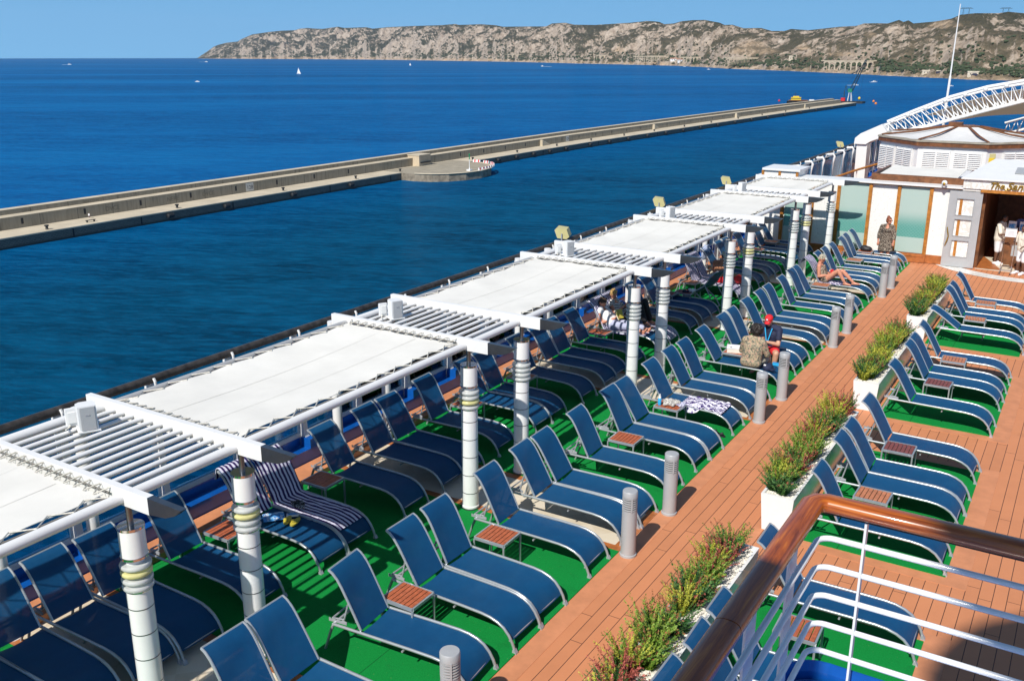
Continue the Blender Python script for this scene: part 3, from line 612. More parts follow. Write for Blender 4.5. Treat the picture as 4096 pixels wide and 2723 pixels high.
for k in range(17):
    t = k / 16; a = math.radians(95 - 100 * t); px, py = -232 + 17.5 * math.cos(a), 322 + 22.5 * math.sin(a)
    if k in (2, 5): continue
    lab = f'red and white barrier block, {ORD[k]} of the curved line on the platform'
    if proto is None:
        o = thing('barrier', lab, 'barrier', (px, py, ZQ + .05), a + PI / 2, g)
        b = MB(); b.prism([(-.42, 0), (.42, 0), (.25, .55), (.2, 1.0), (-.2, 1.0), (-.25, .55)], -.9, .9, lambda u, v, z: (z, u, v)); b.build('barrier_body', 'white', o)
        b = MB(); b.prism([(-.45, -.02), (.45, -.02), (.27, .57), (.22, 1.03), (-.22, 1.03), (-.27, .57)], -.45, .2, lambda u, v, z: (z, u, v)); b.build('red_band', 'red_plastic', o); proto = o
    else: dup(proto, (px, py, ZQ + .05), a + PI / 2, lab, g)
lt = thing('harbour_light', 'slim white and green light post on the platform rim', 'light', (-217, 316, ZQ))
b = MB(); b.box((0, 0, .3), (1.8, 1.8, .6)); b.build('plinth', 'white', lt)
b = MB(); b.lathe([(.28, .6), (.16, 1.4), (.13, 4.6)], 10); b.build('mast', 'white', lt)
b = MB(); b.lathe([(.2, 4.6), (.2, 6.2), (.28, 6.25), (.28, 6.7), (0, 7)], 10); b.build('lantern', 'lamp_green', lt)
# quay bollards and fenders
proto = None; g = 'mooring bollards along the breakwater'
for k, y in enumerate((146, 189, 234, 272, 299, 351, 389, 428, 466, 505, 545, 590, 635, 685, 735, 790, 850)):
    p = (cl_at(y, 2.2), y, ZQ)
    lab = (f'dark mooring bollard on the quay, {ORD[k]} from the left edge' if y < 300 else f'dark mooring bollard on the quay, {ORD[k - 5]} beyond the round platform')
    if proto is None:
        proto = thing('mooring_bollard', lab, 'bollard', p, 0, g); b = MB(); b.lathe([(.5, 0), (.36, .25), (.34, .8), (.62, .95), (.6, 1.2), (0, 1.3)], 12); b.build('post', 'hull_black', proto, True)
        b = MB(); b.bb(-.7, .7, -.7, .7, 0, .1); b.build('base_plate', 'concrete', proto)
    else: dup(proto, p, 0, lab, g)
proto = None; g = 'black rubber fenders on the quay face'
for k, y in enumerate((184, 206, 236, 266, 368, 384, 400, 416, 433, 460, 482, 505, 530, 556, 582, 610, 640, 672, 705, 740, 780, 820, 860, 905)):
    p = (cl_at(y, -.75), y, ZS + 1.7); lab = (f'black rubber fender on the quay, {ORD[k]} from the left edge' if y < 300 else f'black rubber fender on the quay, {ORD[k - 4]} beyond the round platform')
    if proto is None:
        proto = thing('fender', lab, 'fender', p, 0, g); b = MB(); b.tube([(0, -1.1, 0), (0, -.95, 0), (0, .95, 0), (0, 1.1, 0)], [.45, .7, .7, .45], 12); b.build('rubber', 'hull_black', proto, True)
        b = MB(); b.tube([(0, -1.0, .3), (.55, -1.2, 1.1)], .06, 5); b.build('chain', 'steel', proto); b = MB(); b.tube([(0, 1.0, .3), (.55, 1.2, 1.1)], .06, 5); b.build('chain', 'steel', proto)
    else: dup(proto, p, 0, lab, g)
bn = thing('bench', 'small dark bench near the walker on the breakwater', 'bench', (cl_at(159, 2.6), 159.5, ZQ), 1.55)
b = MB(); b.bb(-1.5, 1.5, -.3, .3, .5, .62); b.build('seat', 'hull_black', bn)
for sx in (-1, 1): b = MB(); b.bb(sx * 1.1 - .1, sx * 1.1 + .1, -.28, .28, 0, .5); b.build('leg', 'hull_black', bn)
# tug, crane barge, buoys, boats
tg = thing('tugboat', 'black hulled workboat with yellow wheelhouse behind the breakwater end', 'boat', (-271, 1000, ZS), math.radians(15))
def hull(L, W, H, bow=.25, n=10):
    b = MB(); prof = []
    for i in range(n + 1):
        t = i / n; wv = W / 2 * (1 - max(0, (t - (1 - bow)) / bow) ** 2.2); prof.append((-L / 2 + L * t, wv, H * (1 + .35 * t ** 3)))
    vs = []
    for x, wv, h in prof: vs += [(x, -wv * .7, -.5), (x, -wv, h), (x, wv, h), (x, wv * .7, -.5)]
    fs = [(i * 4 + k, i * 4 + (k + 1) % 4, i * 4 + 4 + (k + 1) % 4, i * 4 + 4 + k) for i in range(n) for k in range(4)] + [(3, 2, 1, 0), (n * 4, n * 4 + 1, n * 4 + 2, n * 4 + 3)]
    return b.add(vs, fs)
hull(30, 8, 2.6).build('hull', 'hull_black', tg)
b = MB(); b.bb(-13, 6, -3, 3, 2.7, 3.6); b.build('deck_house', 'wood_dark', tg)
b = MB(); b.bb(-11, -1, -2.6, 2.6, 3.6, 6.2); b.build('wheelhouse', 'yellow', tg)
b = MB(); b.bb(-11.05, -.95, -2.65, 2.65, 4.8, 5.5); b.build('windows', 'dark', tg)
b = MB(); b.bb(-9, -3, -2, 2, 6.2, 7.4); b.build('upper_bridge', 'yellow', tg)
b = MB(); b.tube([(-7, 0, 7.4), (-7, 0, 11)], .15, 6); b.tube([(-9, 0, 9.6), (-5, 0, 9.6)], .1, 5); b.build('mast', 'dark', tg)
b = MB(); b.bb(7, 12, -2, 2, 2.9, 4.1); b.build('cargo', 'white', tg)
cb = thing('crane_barge', 'black barge with dark lattice crane at the breakwater tip', 'barge', (-233, 1035, ZS), 0)
b = MB(); b.bb(-16, 16, -7, 7, -.6, 2.0); b.build('hull', 'hull_black', cb)
b = MB(); b.bb(-7, -3, -2, 2, 2.0, 5.2); b.build('winch_house', 'red_plastic', cb)
b = MB()
for sx, sy in ((-1, -1), (1, -1), (1, 1), (-1, 1)): b.tube([(1.5 + sx * 1.8, sy * 1.8, 2), (1.5 + sx * .9, sy * .9, 11)], .32, 6)
b.build('pedestal', 'white', cb)
b = MB(); b.bb(-.8, 3.2, -1.6, 1.6, 11, 14.5); b.build('cab', 'crane_green', cb)
b = MB(); p0 = Vector((2.2, 0, 13)); p1 = Vector((14, 0, 43)); axis = (p1 - p0); u = Vector((0, 1, 0)); q = axis.cross(u).normalized()
def bp_(t, k): c = p0 + axis * t; wv = 1.5 * (1 - .55 * t); return c + u * (wv if k in (0, 1) else -wv) + q * (wv if k in (0, 3) else -wv)
for k in range(4):
    b.tube([bp_(0, k), bp_(1, k)], .22, 4)
    for i in range(14): b.tube([bp_(i / 14, k), bp_((i + 1) / 14, (k + 1) % 4)], .14, 4)
b.build('boom', 'crane_dark', cb)
b = MB(); b.tube([(-4.5, 0, 12), (-3.5, 0, 17.5)], .3, 5); b.tube([(-1.5, 0, 12), (-3.5, 0, 17.5)], .3, 5); b.tube([(-4.5, 0, 5), (-4.5, 0, 12)], .5, 5); b.tube([(-3.5, 0, 17.5), (14, 0, 43)], .07, 4); b.tube([(14, 0, 43), (11, 0, 6)], .06, 4); b.build('gantry', 'crane_dark', cb)
b = MB(); b.ell((11, 0, 5), (1.3, 1.3, 1.6)); b.build('grab', 'yellow', cb, True)
bw_ = [((-304, 1032), 'red_plastic', 'small red buoy left of the workboat'), ((-310, 1105), 'red_plastic', 'second red buoy higher and nearer the workboat'), ((-291, 1024), 'yellow', 'left one of two close yellow buoys'), ((-286, 1019), 'yellow', 'right one of two close yellow buoys'), ((-215, 1072), 'orange', 'upper orange buoy right of the crane barge'), ((-203, 1024), 'orange', 'lower orange buoy right of the crane barge'), ((-220, 985), 'orange', 'orange buoy right beside the breakwater tip')]
for (p, m_, lab) in bw_:
    o = thing('buoy', lab, 'buoy', (*p, ZS), 0, 'marker buoys'); b = MB(); b.ell((0, 0, .7), (1.25, 1.25, 1.2), 12, 8); b.build('float', m_, o, True); b = MB(); b.tube([(0, 0, 1.7), (0, 0, 2.6)], .15, 5); b.build('pin', m_, o)
def sailboat(p, s, lab, rz=.4):
    o = thing('sailboat', lab, 'sailboat', (*p, ZS), rz); o.scale = (s, s, s)
    hull(11, 3.2, 1.1, .6).build('hull', 'white', o)
    b = MB(); b.tube([(0, 0, 1), (0, 0, 16)], .12, 6); b.tube([(0, 0, 2), (-5, 0, 2)], .1, 5); b.build('mast', 'white', o)
    b = MB(); b.sheet(lambda u, v: (-.2 - 4.6 * u * (1 - v), .35 * math.sin(PI * u) * (1 - v), 2.1 + 13.6 * v), 6, 8, .05); b.build('mainsail', 'sail', o)
    b = MB(); b.sheet(lambda u, v: (5.0 - 4.9 * (v + (1 - v) * u), -.3 * math.sin(PI * u) * (1 - v), 1.5 + 12.5 * v), 6, 8, .05); b.build('jib', 'sail', o)
sailboat((-1815, 1862), 1.0, 'white sailing yacht with two raised sails on open water')
sailboat((-2810, 3614), .8, 'tiny sailing yacht close below the middle hills')
def motorboat(p, s, lab, rz, wake=0):
    o = thing('motorboat', lab, 'motorboat', (*p, ZS), rz); o.scale = (s, s, s)
    hull(9, 3, 1.0, .5).build('hull', 'white', o); b = MB(); b.prism([(-2.5, 1), (1.5, 1), (.6, 2.3), (-2.3, 2.3)], -1.1, 1.1, lambda u, v, z: (u, z, v)); b.build('cabin', 'white', o)
    b = MB(); b.bb(-2.35, .9, -1.13, 1.13, 1.5, 2.0); b.build('windows', 'dark', o)
    if wake:
        b = MB(); b.sheet(lambda u, v: (-4 - wake * u, (v - .5) * (1.5 + 5 * u), .25 - .2 * u), 8, 2, .2); b.build('wake', 'white', o)
for a in (((-1440, 1214), 1.0, 'small motorboat lying still on open water left of the yacht', 0.2, 0), ((-4500, 3000), 2.2, 'speedboat with a short wake at far left', .3, 14), ((-5300, 4560), 2.5, 'speedboat with wake near the headland tip', .3, 16), ((-2090, 3600), 2.0, 'fast motorboat trailing a long white wake below the hills', 2.6, 32), ((-361, 1646), 1.1, 'white motorboat nearest the crane', .6, 8), ((-374, 1856), 1.2, 'white motorboat farther out beyond the crane', .8, 3), ((-222, 1685), .8, 'tiny boat at right near the mast', 0.5, 0), ((-1560, 3890), 1.4, 'small white boat under the second viaduct', .3, 0), ((-1180, 3160), 1.2, 'small white boat under the long arcade', .3, 0)): motorboat(*a)
# ---------------- railway viaducts, houses, pylons on the coast ----------------
def viaduct(a0, a1, te0, te1, n, lab, thick=.22):
    P0, r = hill_pt(a0, te0); P1, r1_ = hill_pt(a1, te1); rr_ = min(r, r1_) - 20
    A = Vector((rr_ * math.sin(math.radians(a0)), rr_ * math.cos(math.radians(a0)), 6.3 + rr_ * te0)); B = Vector((rr_ * math.sin(math.radians(a1)), rr_ * math.cos(math.radians(a1)), 6.3 + rr_ * te1))
    L = (B - A).length; sp = L / n; d = (B - A).normalized(); zt = (A.z + B.z) / 2; hgt = min(zt - ZS, 24)
    o = thing('viaduct', lab, 'viaduct', (A.x, A.y, zt - hgt), math.atan2(d.y, d.x)); th = 6
    b = MB(); b.bb(-sp * .6, L + sp * .6, -th / 2 - .4, th / 2 + .4, hgt - 2.2, hgt); b.build('deck', 'stone_arch', o)
    rad = sp * .39; hs = min(hgt - 4 - rad, 40)
    for k in range(n):
        x0 = k * sp; b = MB(); pts = [(x0, 0), (x0 + sp * .11, 0), (x0 + sp * .11, max(0, hs))]
        pts += [(x0 + sp / 2 - rad * math.cos(PI * i / 10), max(0, hs) + rad * math.sin(PI * i / 10)) for i in range(11)]
        pts += [(x0 + sp * .89, max(0, hs)), (x0 + sp * .89, 0), (x0 + sp, 0), (x0 + sp, hgt - 2.2), (x0, hgt - 2.2)]
        q = len(pts); vs = [(x, -th / 2, z) for x, z in pts] + [(x, th / 2, z) for x, z in pts]
        tri = []  # front and back as quads between the outline halves
        m_ = [(0, 1, 2, 3, q - 1)]; arcI = list(range(3, 14)); topL = q - 1; topR = q - 2
        half = arcI[5]
        tri.append((0, 1, 2, topL)); 
        for i in range(2, 8): tri.append((i, i + 1, topL))
        tri.append((8, topR, topL))
        for i in range(8, 14): tri.append((i, i + 1, topR))
        tri.append((14, 15, 16, topR))
        fs = tri + [tuple(j + q for j in f)[::-1] for f in tri] + [(i, (i + 1) % q, (i + 1) % q + q, i + q) for i in range(q)]
        b.add(vs, fs).build('arch', 'stone_arch', o)
    return o
viaduct(-14.15, -11.57, -.0049, -.0056, 9, 'long stone railway viaduct with tall arches above the crane')
viaduct(-22.14, -20.97, -.0017, -.0023, 6, 'mid sized stone viaduct left of the sandy slope')
viaduct(-23.86, -22.77, -.0005, -.0012, 14, 'low railway arcade of small arches left of the middle viaduct')
viaduct(-19.54, -17.77, -.0023, -.0029, 22, 'long low arcade of tiny arches under the sandy slope')
viaduct(-32.16, -31.29, .0008, .0004, 3, 'three arched viaduct in a cove left of centre')
viaduct(-26.96, -26.27, -.0002, -.0002, 3, 'tall narrow viaduct with dark arches in the centre cove')
viaduct(-24.81, -22.9, -.0009, -.0013, 18, 'open sided railway gallery on the cliff right of the centre cove')
for (a, te, w_, h_, lab, m_) in ((-22.45, -.0058, 26, 9, 'pale waterside house at the left end of the cove', 'white'), (-22.1, -.0062, 18, 8, 'white boathouse beside the pale waterside house', 'white'), (-15.86, -.0045, 24, 12, 'square ruined house among pines left of the tall viaduct', 'house'), (-6.45, -.0180, 34, 12, 'wide concrete tunnel portal building at the right shore', 'house'), (-8.75, -.0165, 26, 9, 'ochre shed on the right shore', 'house'), (-8.2, -.0165, 14, 8, 'small ochre shed nearest the tunnel portal', 'house')):
    p, r = hill_pt(a, te); o = thing('house', lab, 'house', (p.x, p.y, p.z - 4), -math.radians(a)); o.scale = (r / 3000 * .8 + .2,) * 3
    b = MB(); b.bb(-w_ / 2, w_ / 2, -5, 5, -3, h_); b.build('wall', m_, o)
    b = MB(); b.prism([(-6, h_), (6, h_), (0, h_ + 2.2)], -w_ / 2 - .5, w_ / 2 + .5, lambda u, v, z: (z, u, v)); b.build('roof', 'roof_red' if m_ != 'house' else 'house', o)
    for k in (-1, 0, 1): b = MB(); b.bb(k * w_ * .28 - 1, k * w_ * .28 + 1, -5.15, -4.9, h_ * .45, h_ * .75); b.build('window', 'dark', o)
    if 'portal' in lab: b = MB(); b.prism([(-8, 0), (8, 0), (8, 6), (4, 9), (-4, 9), (-8, 6)], -5.4, -4.8, lambda u, v, z: (u, z, v)); b.build('tunnel_mouth', 'navy', o)
for (a, te, hh, lab) in ((-7.25, .0352, 17, 'left lattice power pylon on the right ridge'), (-5.39, .0365, 12, 'right lattice power pylon on the right ridge')):
    p, r = hill_pt(a, te); o = thing('pylon', lab, 'pylon', (p.x, p.y, p.z - 2), -math.radians(a)); b = MB()
    for sx in (-7, 7): b.tube([(sx - 2, 0, 0), (sx, 0, hh)], .35, 4); b.tube([(sx + 2, 0, 0), (sx, 0, hh)], .35, 4)
    b.build('legs', 'steel', o); b = MB(); b.tube([(-16, 0, hh), (16, 0, hh)], .5, 4); b.tube([(-12, 0, hh + 2), (12, 0, hh + 2)], .4, 4)
    b.build('crossarm', 'steel', o)
# ---------------- ship deck ----------------
def struct(name, b, m, label, smooth=False): o = b.build(name, m, None, smooth); return tag(o, label, name.replace('_', ' '), kind='structure')
b = MB(); b.bb(-10.55, 16, -6, 62, ZS - 2, -.02); struct('ship_hull', b, 'white', 'white hull under the open deck')
b = MB(); b.bb(-10.4, 16, -6, 62, -.02, 0); struct('deck', b, 'planks', 'brown planked open ship deck')
EDGE = -4.63
bands = [(-.75, .6), (4.68, 6.0), (10.12, 11.42), (15.55, 16.85), (20.9, 22.2), (26.25, 27.5)]
for (y0, y1) in bands:
    b = MB(); b.bb(-9.62, EDGE - .12, y0 + .13, y1 - .13, 0, .008); struct('tile_floor', b, 'tile', 'cream and beige diagonal tiles')
    b = MB(); b.bb(-9.62, EDGE, y0, y0 + .13, 0, .012); b.bb(-9.62, EDGE, y1 - .13, y1, 0, .012); b.bb(EDGE - .12, EDGE, y0 + .13, y1 - .13, 0, .012); struct('tile_border', b, 'wood_skirt', 'brown border boards of the tiles')
for k in range(len(bands)):
    y0 = bands[k][1]; y1 = bands[k + 1][0] if k + 1 < len(bands) else 31.3
    b = MB(); b.bb(-9.6, EDGE, y0, y1, 0, .016); struct('carpet', b, 'carpet', 'bright green deck carpet')
for (y0, y1) in ((6.4, 10.12), (11.72, 15.35), (17.05, 20.6), (22.3, 25.95)):
    b = MB(); b.bb(-2.78, -.86, y0, y1, 0, .016); struct('carpet', b, 'carpet', 'bright green deck carpet')
    b = MB(); b.bb(-.86, -.60, y0 - .2, y1 + .2, 0, .004); b.bb(-2.78, -.86, y0 - .2, y0, 0, .004); b.bb(-2.78, -.86, y1, y1 + .2, 0, .004); struct('border_boards', b, 'border_plank', 'plain boards framing the carpet')
b = MB(); b.bb(EDGE, EDGE + .24, -4, 31.2, 0, .004); b.bb(-3.33, -3.2, -4, 31, 0, .0035); struct('border_boards', b, 'border_plank', 'plain boards along the walkway')
b = MB(); b.bb(-9.98, -9.6, -4, 50, 0, .10); struct('edge_boards', b, 'border_plank', 'raised brown boards along the ship side')
# marble arc at the bar entrance and its planked apron
b = MB(); cc = (-1.35, 33.3); ro, ri = 3.15, 2.62
pts = [(cc[0] + ro * math.cos(math.radians(a)), cc[1] + ro * math.sin(math.radians(a))) for a in range(215, 326, 5)]; pti = [(cc[0] + ri * math.cos(math.radians(a)), cc[1] + ri * math.sin(math.radians(a))) for a in range(215, 326, 5)]
n = len(pts); b.add([(x, y, .006) for x, y in pts] + [(x, y, .006) for x, y in pti], [(i, i + 1, n + i + 1, n + i) for i in range(n - 1)]); struct('marble_threshold', b, 'marble', 'curved pale marble band at the entrance')
b = MB(); b.prism([(-2.8, 31.45), (.6, 31.45), (.6, 35.8), (-2.8, 35.8)], 0, .005); struct('bar_floor', b, 'wood_skirt', 'brown floor inside the bar')
b = MB(); b.prism([(-2.75, 33.6), (-2.3, 33.6), (-1.75, 32.0), (-1.55, 31.46), (-2.0, 31.46)], .005, .009); b.bb(-2.8, .4, 31.46, 31.58, .005, .01); struct('floor_inlay', b, 'tile', 'beige floor inlay')
# ---------------- windbreak along the ship side ----------------
XR = -10.2
wb = thing('windbreak', 'glass windbreak with white posts, blue sill and dark handrail along the ship side', 'windbreak', (XR, 0, 0))
b = MB(); b.bb(-.16, .2, -5, 60, 0, .30); b.bb(-.16, -.02, -5, 60, .30, .44); b.build('sill', 'blue_paint', wb)
b = MB(); b.bb(-.14, -.03, -5, 60, .44, .50); b.build('sill_cap', 'white', wb)
b = MB(); b.tube([(-.02, y, 2.2) for y in (-5, 60)], .056, 12); b.build('handrail', 'black_rail', wb, True)
b = MB(); b.tube([(.09, y, 2.06) for y in (-5, 60)], .035, 8); b.build('upper_pipe', 'grey_paint', wb, True)
b = MB(); b.tube([(.03, y, .86) for y in (-5, 60)], .022, 8); b.build('mid_rail', 'white', wb, True)
ys = [-1.94 + 1.333 * k for k in range(46)]
pm = None
for y in ys:
    if pm is None:
        b = MB(); b.bb(-.12, -.05, -.045, .045, .44, 2.14); b.prism([(-.05, .3), (.19, .3), (.06, .50), (.035, .8), (.02, 2.05), (-.05, 2.05)], -.045, .045, lambda u, v, z: (u, z, v)); b.tube([(.02, 0, 2.05), (.06, 0, 2.12), (.055, 0, 2.18), (.03, 0, 2.225)], .02, 6); pm = b.build('post', 'white', wb); pm.location = (0, y, 0)
        b = MB(); b.bb(.0, .21, -.075, .075, .3, .46); pb = b.build('post_foot', 'blue_paint', pm)
    else:
        c = pm.copy(); col.objects.link(c); c.location = (0, y, 0); c.parent = wb; c2 = pb.copy(); col.objects.link(c2); c2.parent = c
pg = None
for y in ys[:-1]:
    if pg is None: b = MB(); b.bb(-.09, -.075, .06, 1.27, .50, 2.05); pg = b.build('glass_pane', 'clear_glass', wb); pg.location = (0, y, 0)
    else: c = pg.copy(); col.objects.link(c); c.location = (0, y, 0); c.parent = wb
# ---------------- pergola: columns, lattices, canopies ----------------
XC = -7.02; ZB0, ZB1 = 2.40, 2.57
PAIRS = [(-.72, .62), (4.68, 6.02), (10.14, 11.55), (15.6, 16.98), (20.9, 22.28), (26.2, 27.45)]
near = ['behind the nearest loungers', 'nearest', 'second nearest', 'third nearest', 'fourth nearest', 'farthest']
def column(y, yel, label):
    o = thing('pergola_column', label, 'column', (XC, y, 0), 0, 'round white pergola columns')
    b = MB(); b.lathe([(.118, .0), (.128, .02), (.128, .06), (.118, .07), (.118, 1.55)], 28); b.build('shaft', 'white_gloss', o, True)
    b = MB()
    for z in (.27, .55, .83, 1.10, 1.37): b.lathe([(.1195, z - .005), (.1195, z + .005)], 28)
    b.build('joint', 'steel', o)
    b = MB(); b.lathe([(.123, .0), (.135, 0), (.135, .03), (.123, .04)], 28); b.build('foot_ring', 'steel', o)
    b = MB(); b.lathe([(.085, 1.55), (.085, 1.9)], 20); b.build('lamp_core', 'white', o)
    for k in range(4):
        z = 1.585 + k * .073; y_ = k in yel
        b = MB(); b.lathe([(.10, z - .026), (.136, z - .022), (.144, z - .01), (.144, z + .01), (.136, z + .022), (.10, z + .026)], 28); b.build('lamp_ring', 'ring_yellow' if y_ else 'ring_acrylic', o, True)
    b = MB(); b.lathe([(.122, 1.545), (.126, 1.55), (.126, 1.565), (.1, 1.57)], 28); b.lathe([(.1, 1.875), (.126, 1.88), (.126, 1.9), (.118, 1.905)], 28); b.build('chrome_band', 'chrome', o, True)
    b = MB(); b.lathe([(.119, 1.9), (.119, 2.185), (.0, 2.187)], 28); b.build('top_drum', 'white_gloss', o, True)
    b = MB(); b.lathe([(.0, 2.200), (.121, 2.197), (.121, 2.172)], 28); b.build('cap_plate', 'chrome', o, True)
    b = MB(); b.tube([(0, 0, 2.19), (0, 0, ZB0 + .01)], .03, 14); b.build('support_rod', 'steel', o, True)
    return o
YL = {(1, 0): (2,), (2, 0): (1,), (3, 0): (), (4, 1): (1, 2), (5, 1): (0, 1), (1, 1): (2,)}
for k, (a, c) in enumerate(PAIRS[1:], 1):
    for i, y in enumerate((a, c)):
        pos = 'nearer' if i == 0 else 'farther'
        column(y, YL.get((k, i), ()), f'white segmented column with acrylic lamp rings, {pos} of the {near[k]} pair')
column(30.35, (), 'white segmented column standing last, close to the bar wall')
def rear_post(y, label):
    o = thing('rear_post', label, 'post', (-9.62, y, 0), 0, 'plain white posts behind the loungers'); b = MB(); b.tube([(0, 0, .0), (0, 0, ZB0)], .075, 14); b.build('pole', 'white', o, True)
    b = MB(); b.lathe([(.11, 0), (.11, .02), (.075, .03)], 14); b.build('base_ring', 'white', o, True)
def beam(par, y):
    b = MB(); b.bb(-9.5, -6.68, y - .035, y + .035, ZB0, ZB1); b.build('beam', 'white', par)
    b = MB(); b.prism([(-6.68, ZB1 - .004), (-6.24, ZB1 - .012), (-6.33, ZB0 + .085), (-6.46, ZB0 + .03), (-6.68, ZB0 + .004)], y - .033, y + .033, lambda u, v, z: (u, z, v)); b.build('beam_tip', 'steel', par)
for k, (a, c) in enumerate(PAIRS[1:], 1):
    o = thing('lattice_frame', f'white pipe lattice with two steel tipped beams over the {near[k]} column pair', 'lattice', (0, 0, 0), 0, 'white pipe lattices of the pergola')
    beam(o, a); beam(o, c)
    b = MB()
    for x, r in [(XC - .05, .052), (-9.22, .058)]: b = MB(); b.tube([(x, a + .03, 2.46), (x, c - .03, 2.46)], r, 14); b.build('main_pipe', 'white', o, True)
    for j in range(12):
        x = -7.24 - j * .160; b = MB(); b.tube([(x, a + .03, 2.475), (x, c - .03, 2.475)], .0265, 10); b.build('slat_pipe', 'white', o, True)
    rear_post(a + .1, f'plain white rear post behind the {near[k]} lattice, nearer one'); rear_post(c - .1, f'plain white rear post behind the {near[k]} lattice, farther one')
def canopy(y0, y1, label):
    o = thing('canopy', label, 'canopy', (0, 0, 0), 0, 'white canvas canopies of the pergola')
    x0, x1 = -9.10, XC - .165; ya, yb = y0 + .14, y1 - .12
    def fn(u, v):
        x = x0 + (x1 - x0) * u; y = ya + (yb - ya) * v; ed = (.05 * math.sin(PI * u)) * (1 if v in (0, 1) else 0); sg = -.05 * math.sin(PI * u) * math.sin(PI * v) + .006 * math.sin(9 * u + 4 * v) + .007 * math.sin(34 * v + 5 * u) * (math.exp(-u * 9) + math.exp(-(1 - u) * 9)) + .007 * math.sin(30 * u + 2 * v) * (math.exp(-v * 12) + math.exp(-(1 - v) * 12))
        yy = y + (.025 * math.sin(PI * u) if v == 0 else (-.025 * math.sin(PI * u) if v == 1 else 0)); xx = x + (.03 * math.sin(PI * v) if u == 0 else (-.03 * math.sin(PI * v) if u == 1 else 0))
        return (xx, yy, 2.50 + sg)
    b = MB(); b.sheet(fn, 40, 56, .006); b.build('fabric', 'canvas', o, True)
    b = MB()
    for u in (.36, .68): b.sheet(lambda s, t: (lambda p: (p[0] + (s - .5) * .03, p[1], p[2] + .0025))(fn(u, .02 + .96 * t)), 1, 22)
    b.build('seam', 'canvas', o, True)
    b = MB(); b.tube([(XC - .05, y0 + .03, 2.46), (XC - .05, y1 - .03, 2.46)], .052, 14); b.build('front_pipe', 'white', o, True)
    b = MB(); b.tube([(-9.22, y0 + .03, 2.46), (-9.22, y1 - .03, 2.46)], .05, 12); b.build('rear_pipe', 'grey_paint', o, True)
    b = MB(); b.tube([(x1 + .055, ya, 2.485), (x1 + .045, (ya + yb) / 2, 2.485), (x1 + .055, yb, 2.485)], .014, 6); b.tube([(x0, ya - .06, 2.50), (x1, ya - .06, 2.50)], .010, 6); b.tube([(x0, yb + .06, 2.50), (x1, yb + .06, 2.50)], .010, 6); b.build('edge_cord', 'gap_cord', o)
    b = MB(); n = max(6, int((yb - ya) / .17)); pts = []
    for i in range(n + 1):
        y = ya + (yb - ya) * i / n; pts.append((x1 - .035 if i % 2 else XC - .09, y, 2.512 if i % 2 else 2.50))
    b.tube(pts, .0085, 4); pts = []
    for i in range(n + 1):
        y = ya + (yb - ya) * i / n; pts.append((x0 + .05 if i % 2 else x0 - .08, y, 2.513 if i % 2 else 2.50))
    b.tube(pts, .0085, 4)
    for yy, s in ((ya, -1), (yb, 1)):
        pts = []
        for i in range(27):
            x = x0 + (x1 - x0) * i / 26; pts.append((x, yy - s * .05 if i % 2 else yy + s * .105, 2.513 if i % 2 else 2.55))
        b.tube(pts, .0085, 4)
    b.build('lacing', 'rope', o)
spans = [(PAIRS[k][1], PAIRS[k + 1][0]) for k in range(5)] + [(27.45, 30.3)]
cn = ['white canvas canopy cut by the left edge of the picture', 'large white canvas canopy nearest in full view, second from the left edge', 'white canvas canopy between the second and third column pairs', 'white canvas canopy between the third and fourth column pairs', 'white canvas canopy between the fourth and fifth column pairs', 'short white canopy ending at the bar wall']
for s, l in zip(spans, cn): canopy(*s, l)
o = thing('end_beam', 'white steel tipped beam at the far end of the pergola by the wall', 'beam', (0, 0, 0)); beam(o, 30.35)
# speakers on the lattices
for k, (y, lab) in enumerate(((5.45, 'white loudspeaker on the nearest lattice at left'), (10.62, 'white loudspeaker on the second lattice'), (16.05, 'white loudspeaker on the third lattice'), (21.2, 'white loudspeaker on the fourth lattice'), (26.5, 'white loudspeaker on the farthest lattice'))):
    o = thing('loudspeaker', lab, 'speaker', (-8.68, y, 2.5), math.radians(-28), 'white loudspeakers on the pergola')
    b = MB(); b.prism([(-.09, .05), (-.05, .09), (.08, .09), (.085, -.09), (-.05, -.10), (-.09, -.06)], .02, .29); b.build('cabinet', 'white', o)
    b = MB(); b.prism([(.075, .085), (.095, .07), (.095, -.07), (.075, -.085)], .03, .28); b.build('grille', 'grey_paint', o)
    b = MB(); b.bb(.095, .1, -.02, .02, .19, .2); b.build('badge', 'chrome', o)
    b = MB(); b.bb(-.26, .1, -.11, .11, 0.005, .02); b.bb(-.12, -.08, -.02, .02, .05, .22); b.build('bracket', 'white', o)
    p = thing('junction_box', lab.replace('white loudspeaker', 'small white cable box behind the loudspeaker'), 'box', (-8.88, y - .05, 2.52), math.radians(-28), 'cable boxes behind the speakers')
    b = MB(); b.rbox((0, 0, .1), (.05, .13, .19), .012); b.build('case', 'white', p); b = MB(); b.bb(.025, .04, -.04, .04, .04, .16); b.build('cover', 'white', p)
    b = MB(); b.tube([(.02, -.02, .02), (.06, -.05, -.0), (.12, -.08, .01)], .008, 5); b.build('cable', 'offwhite', p)
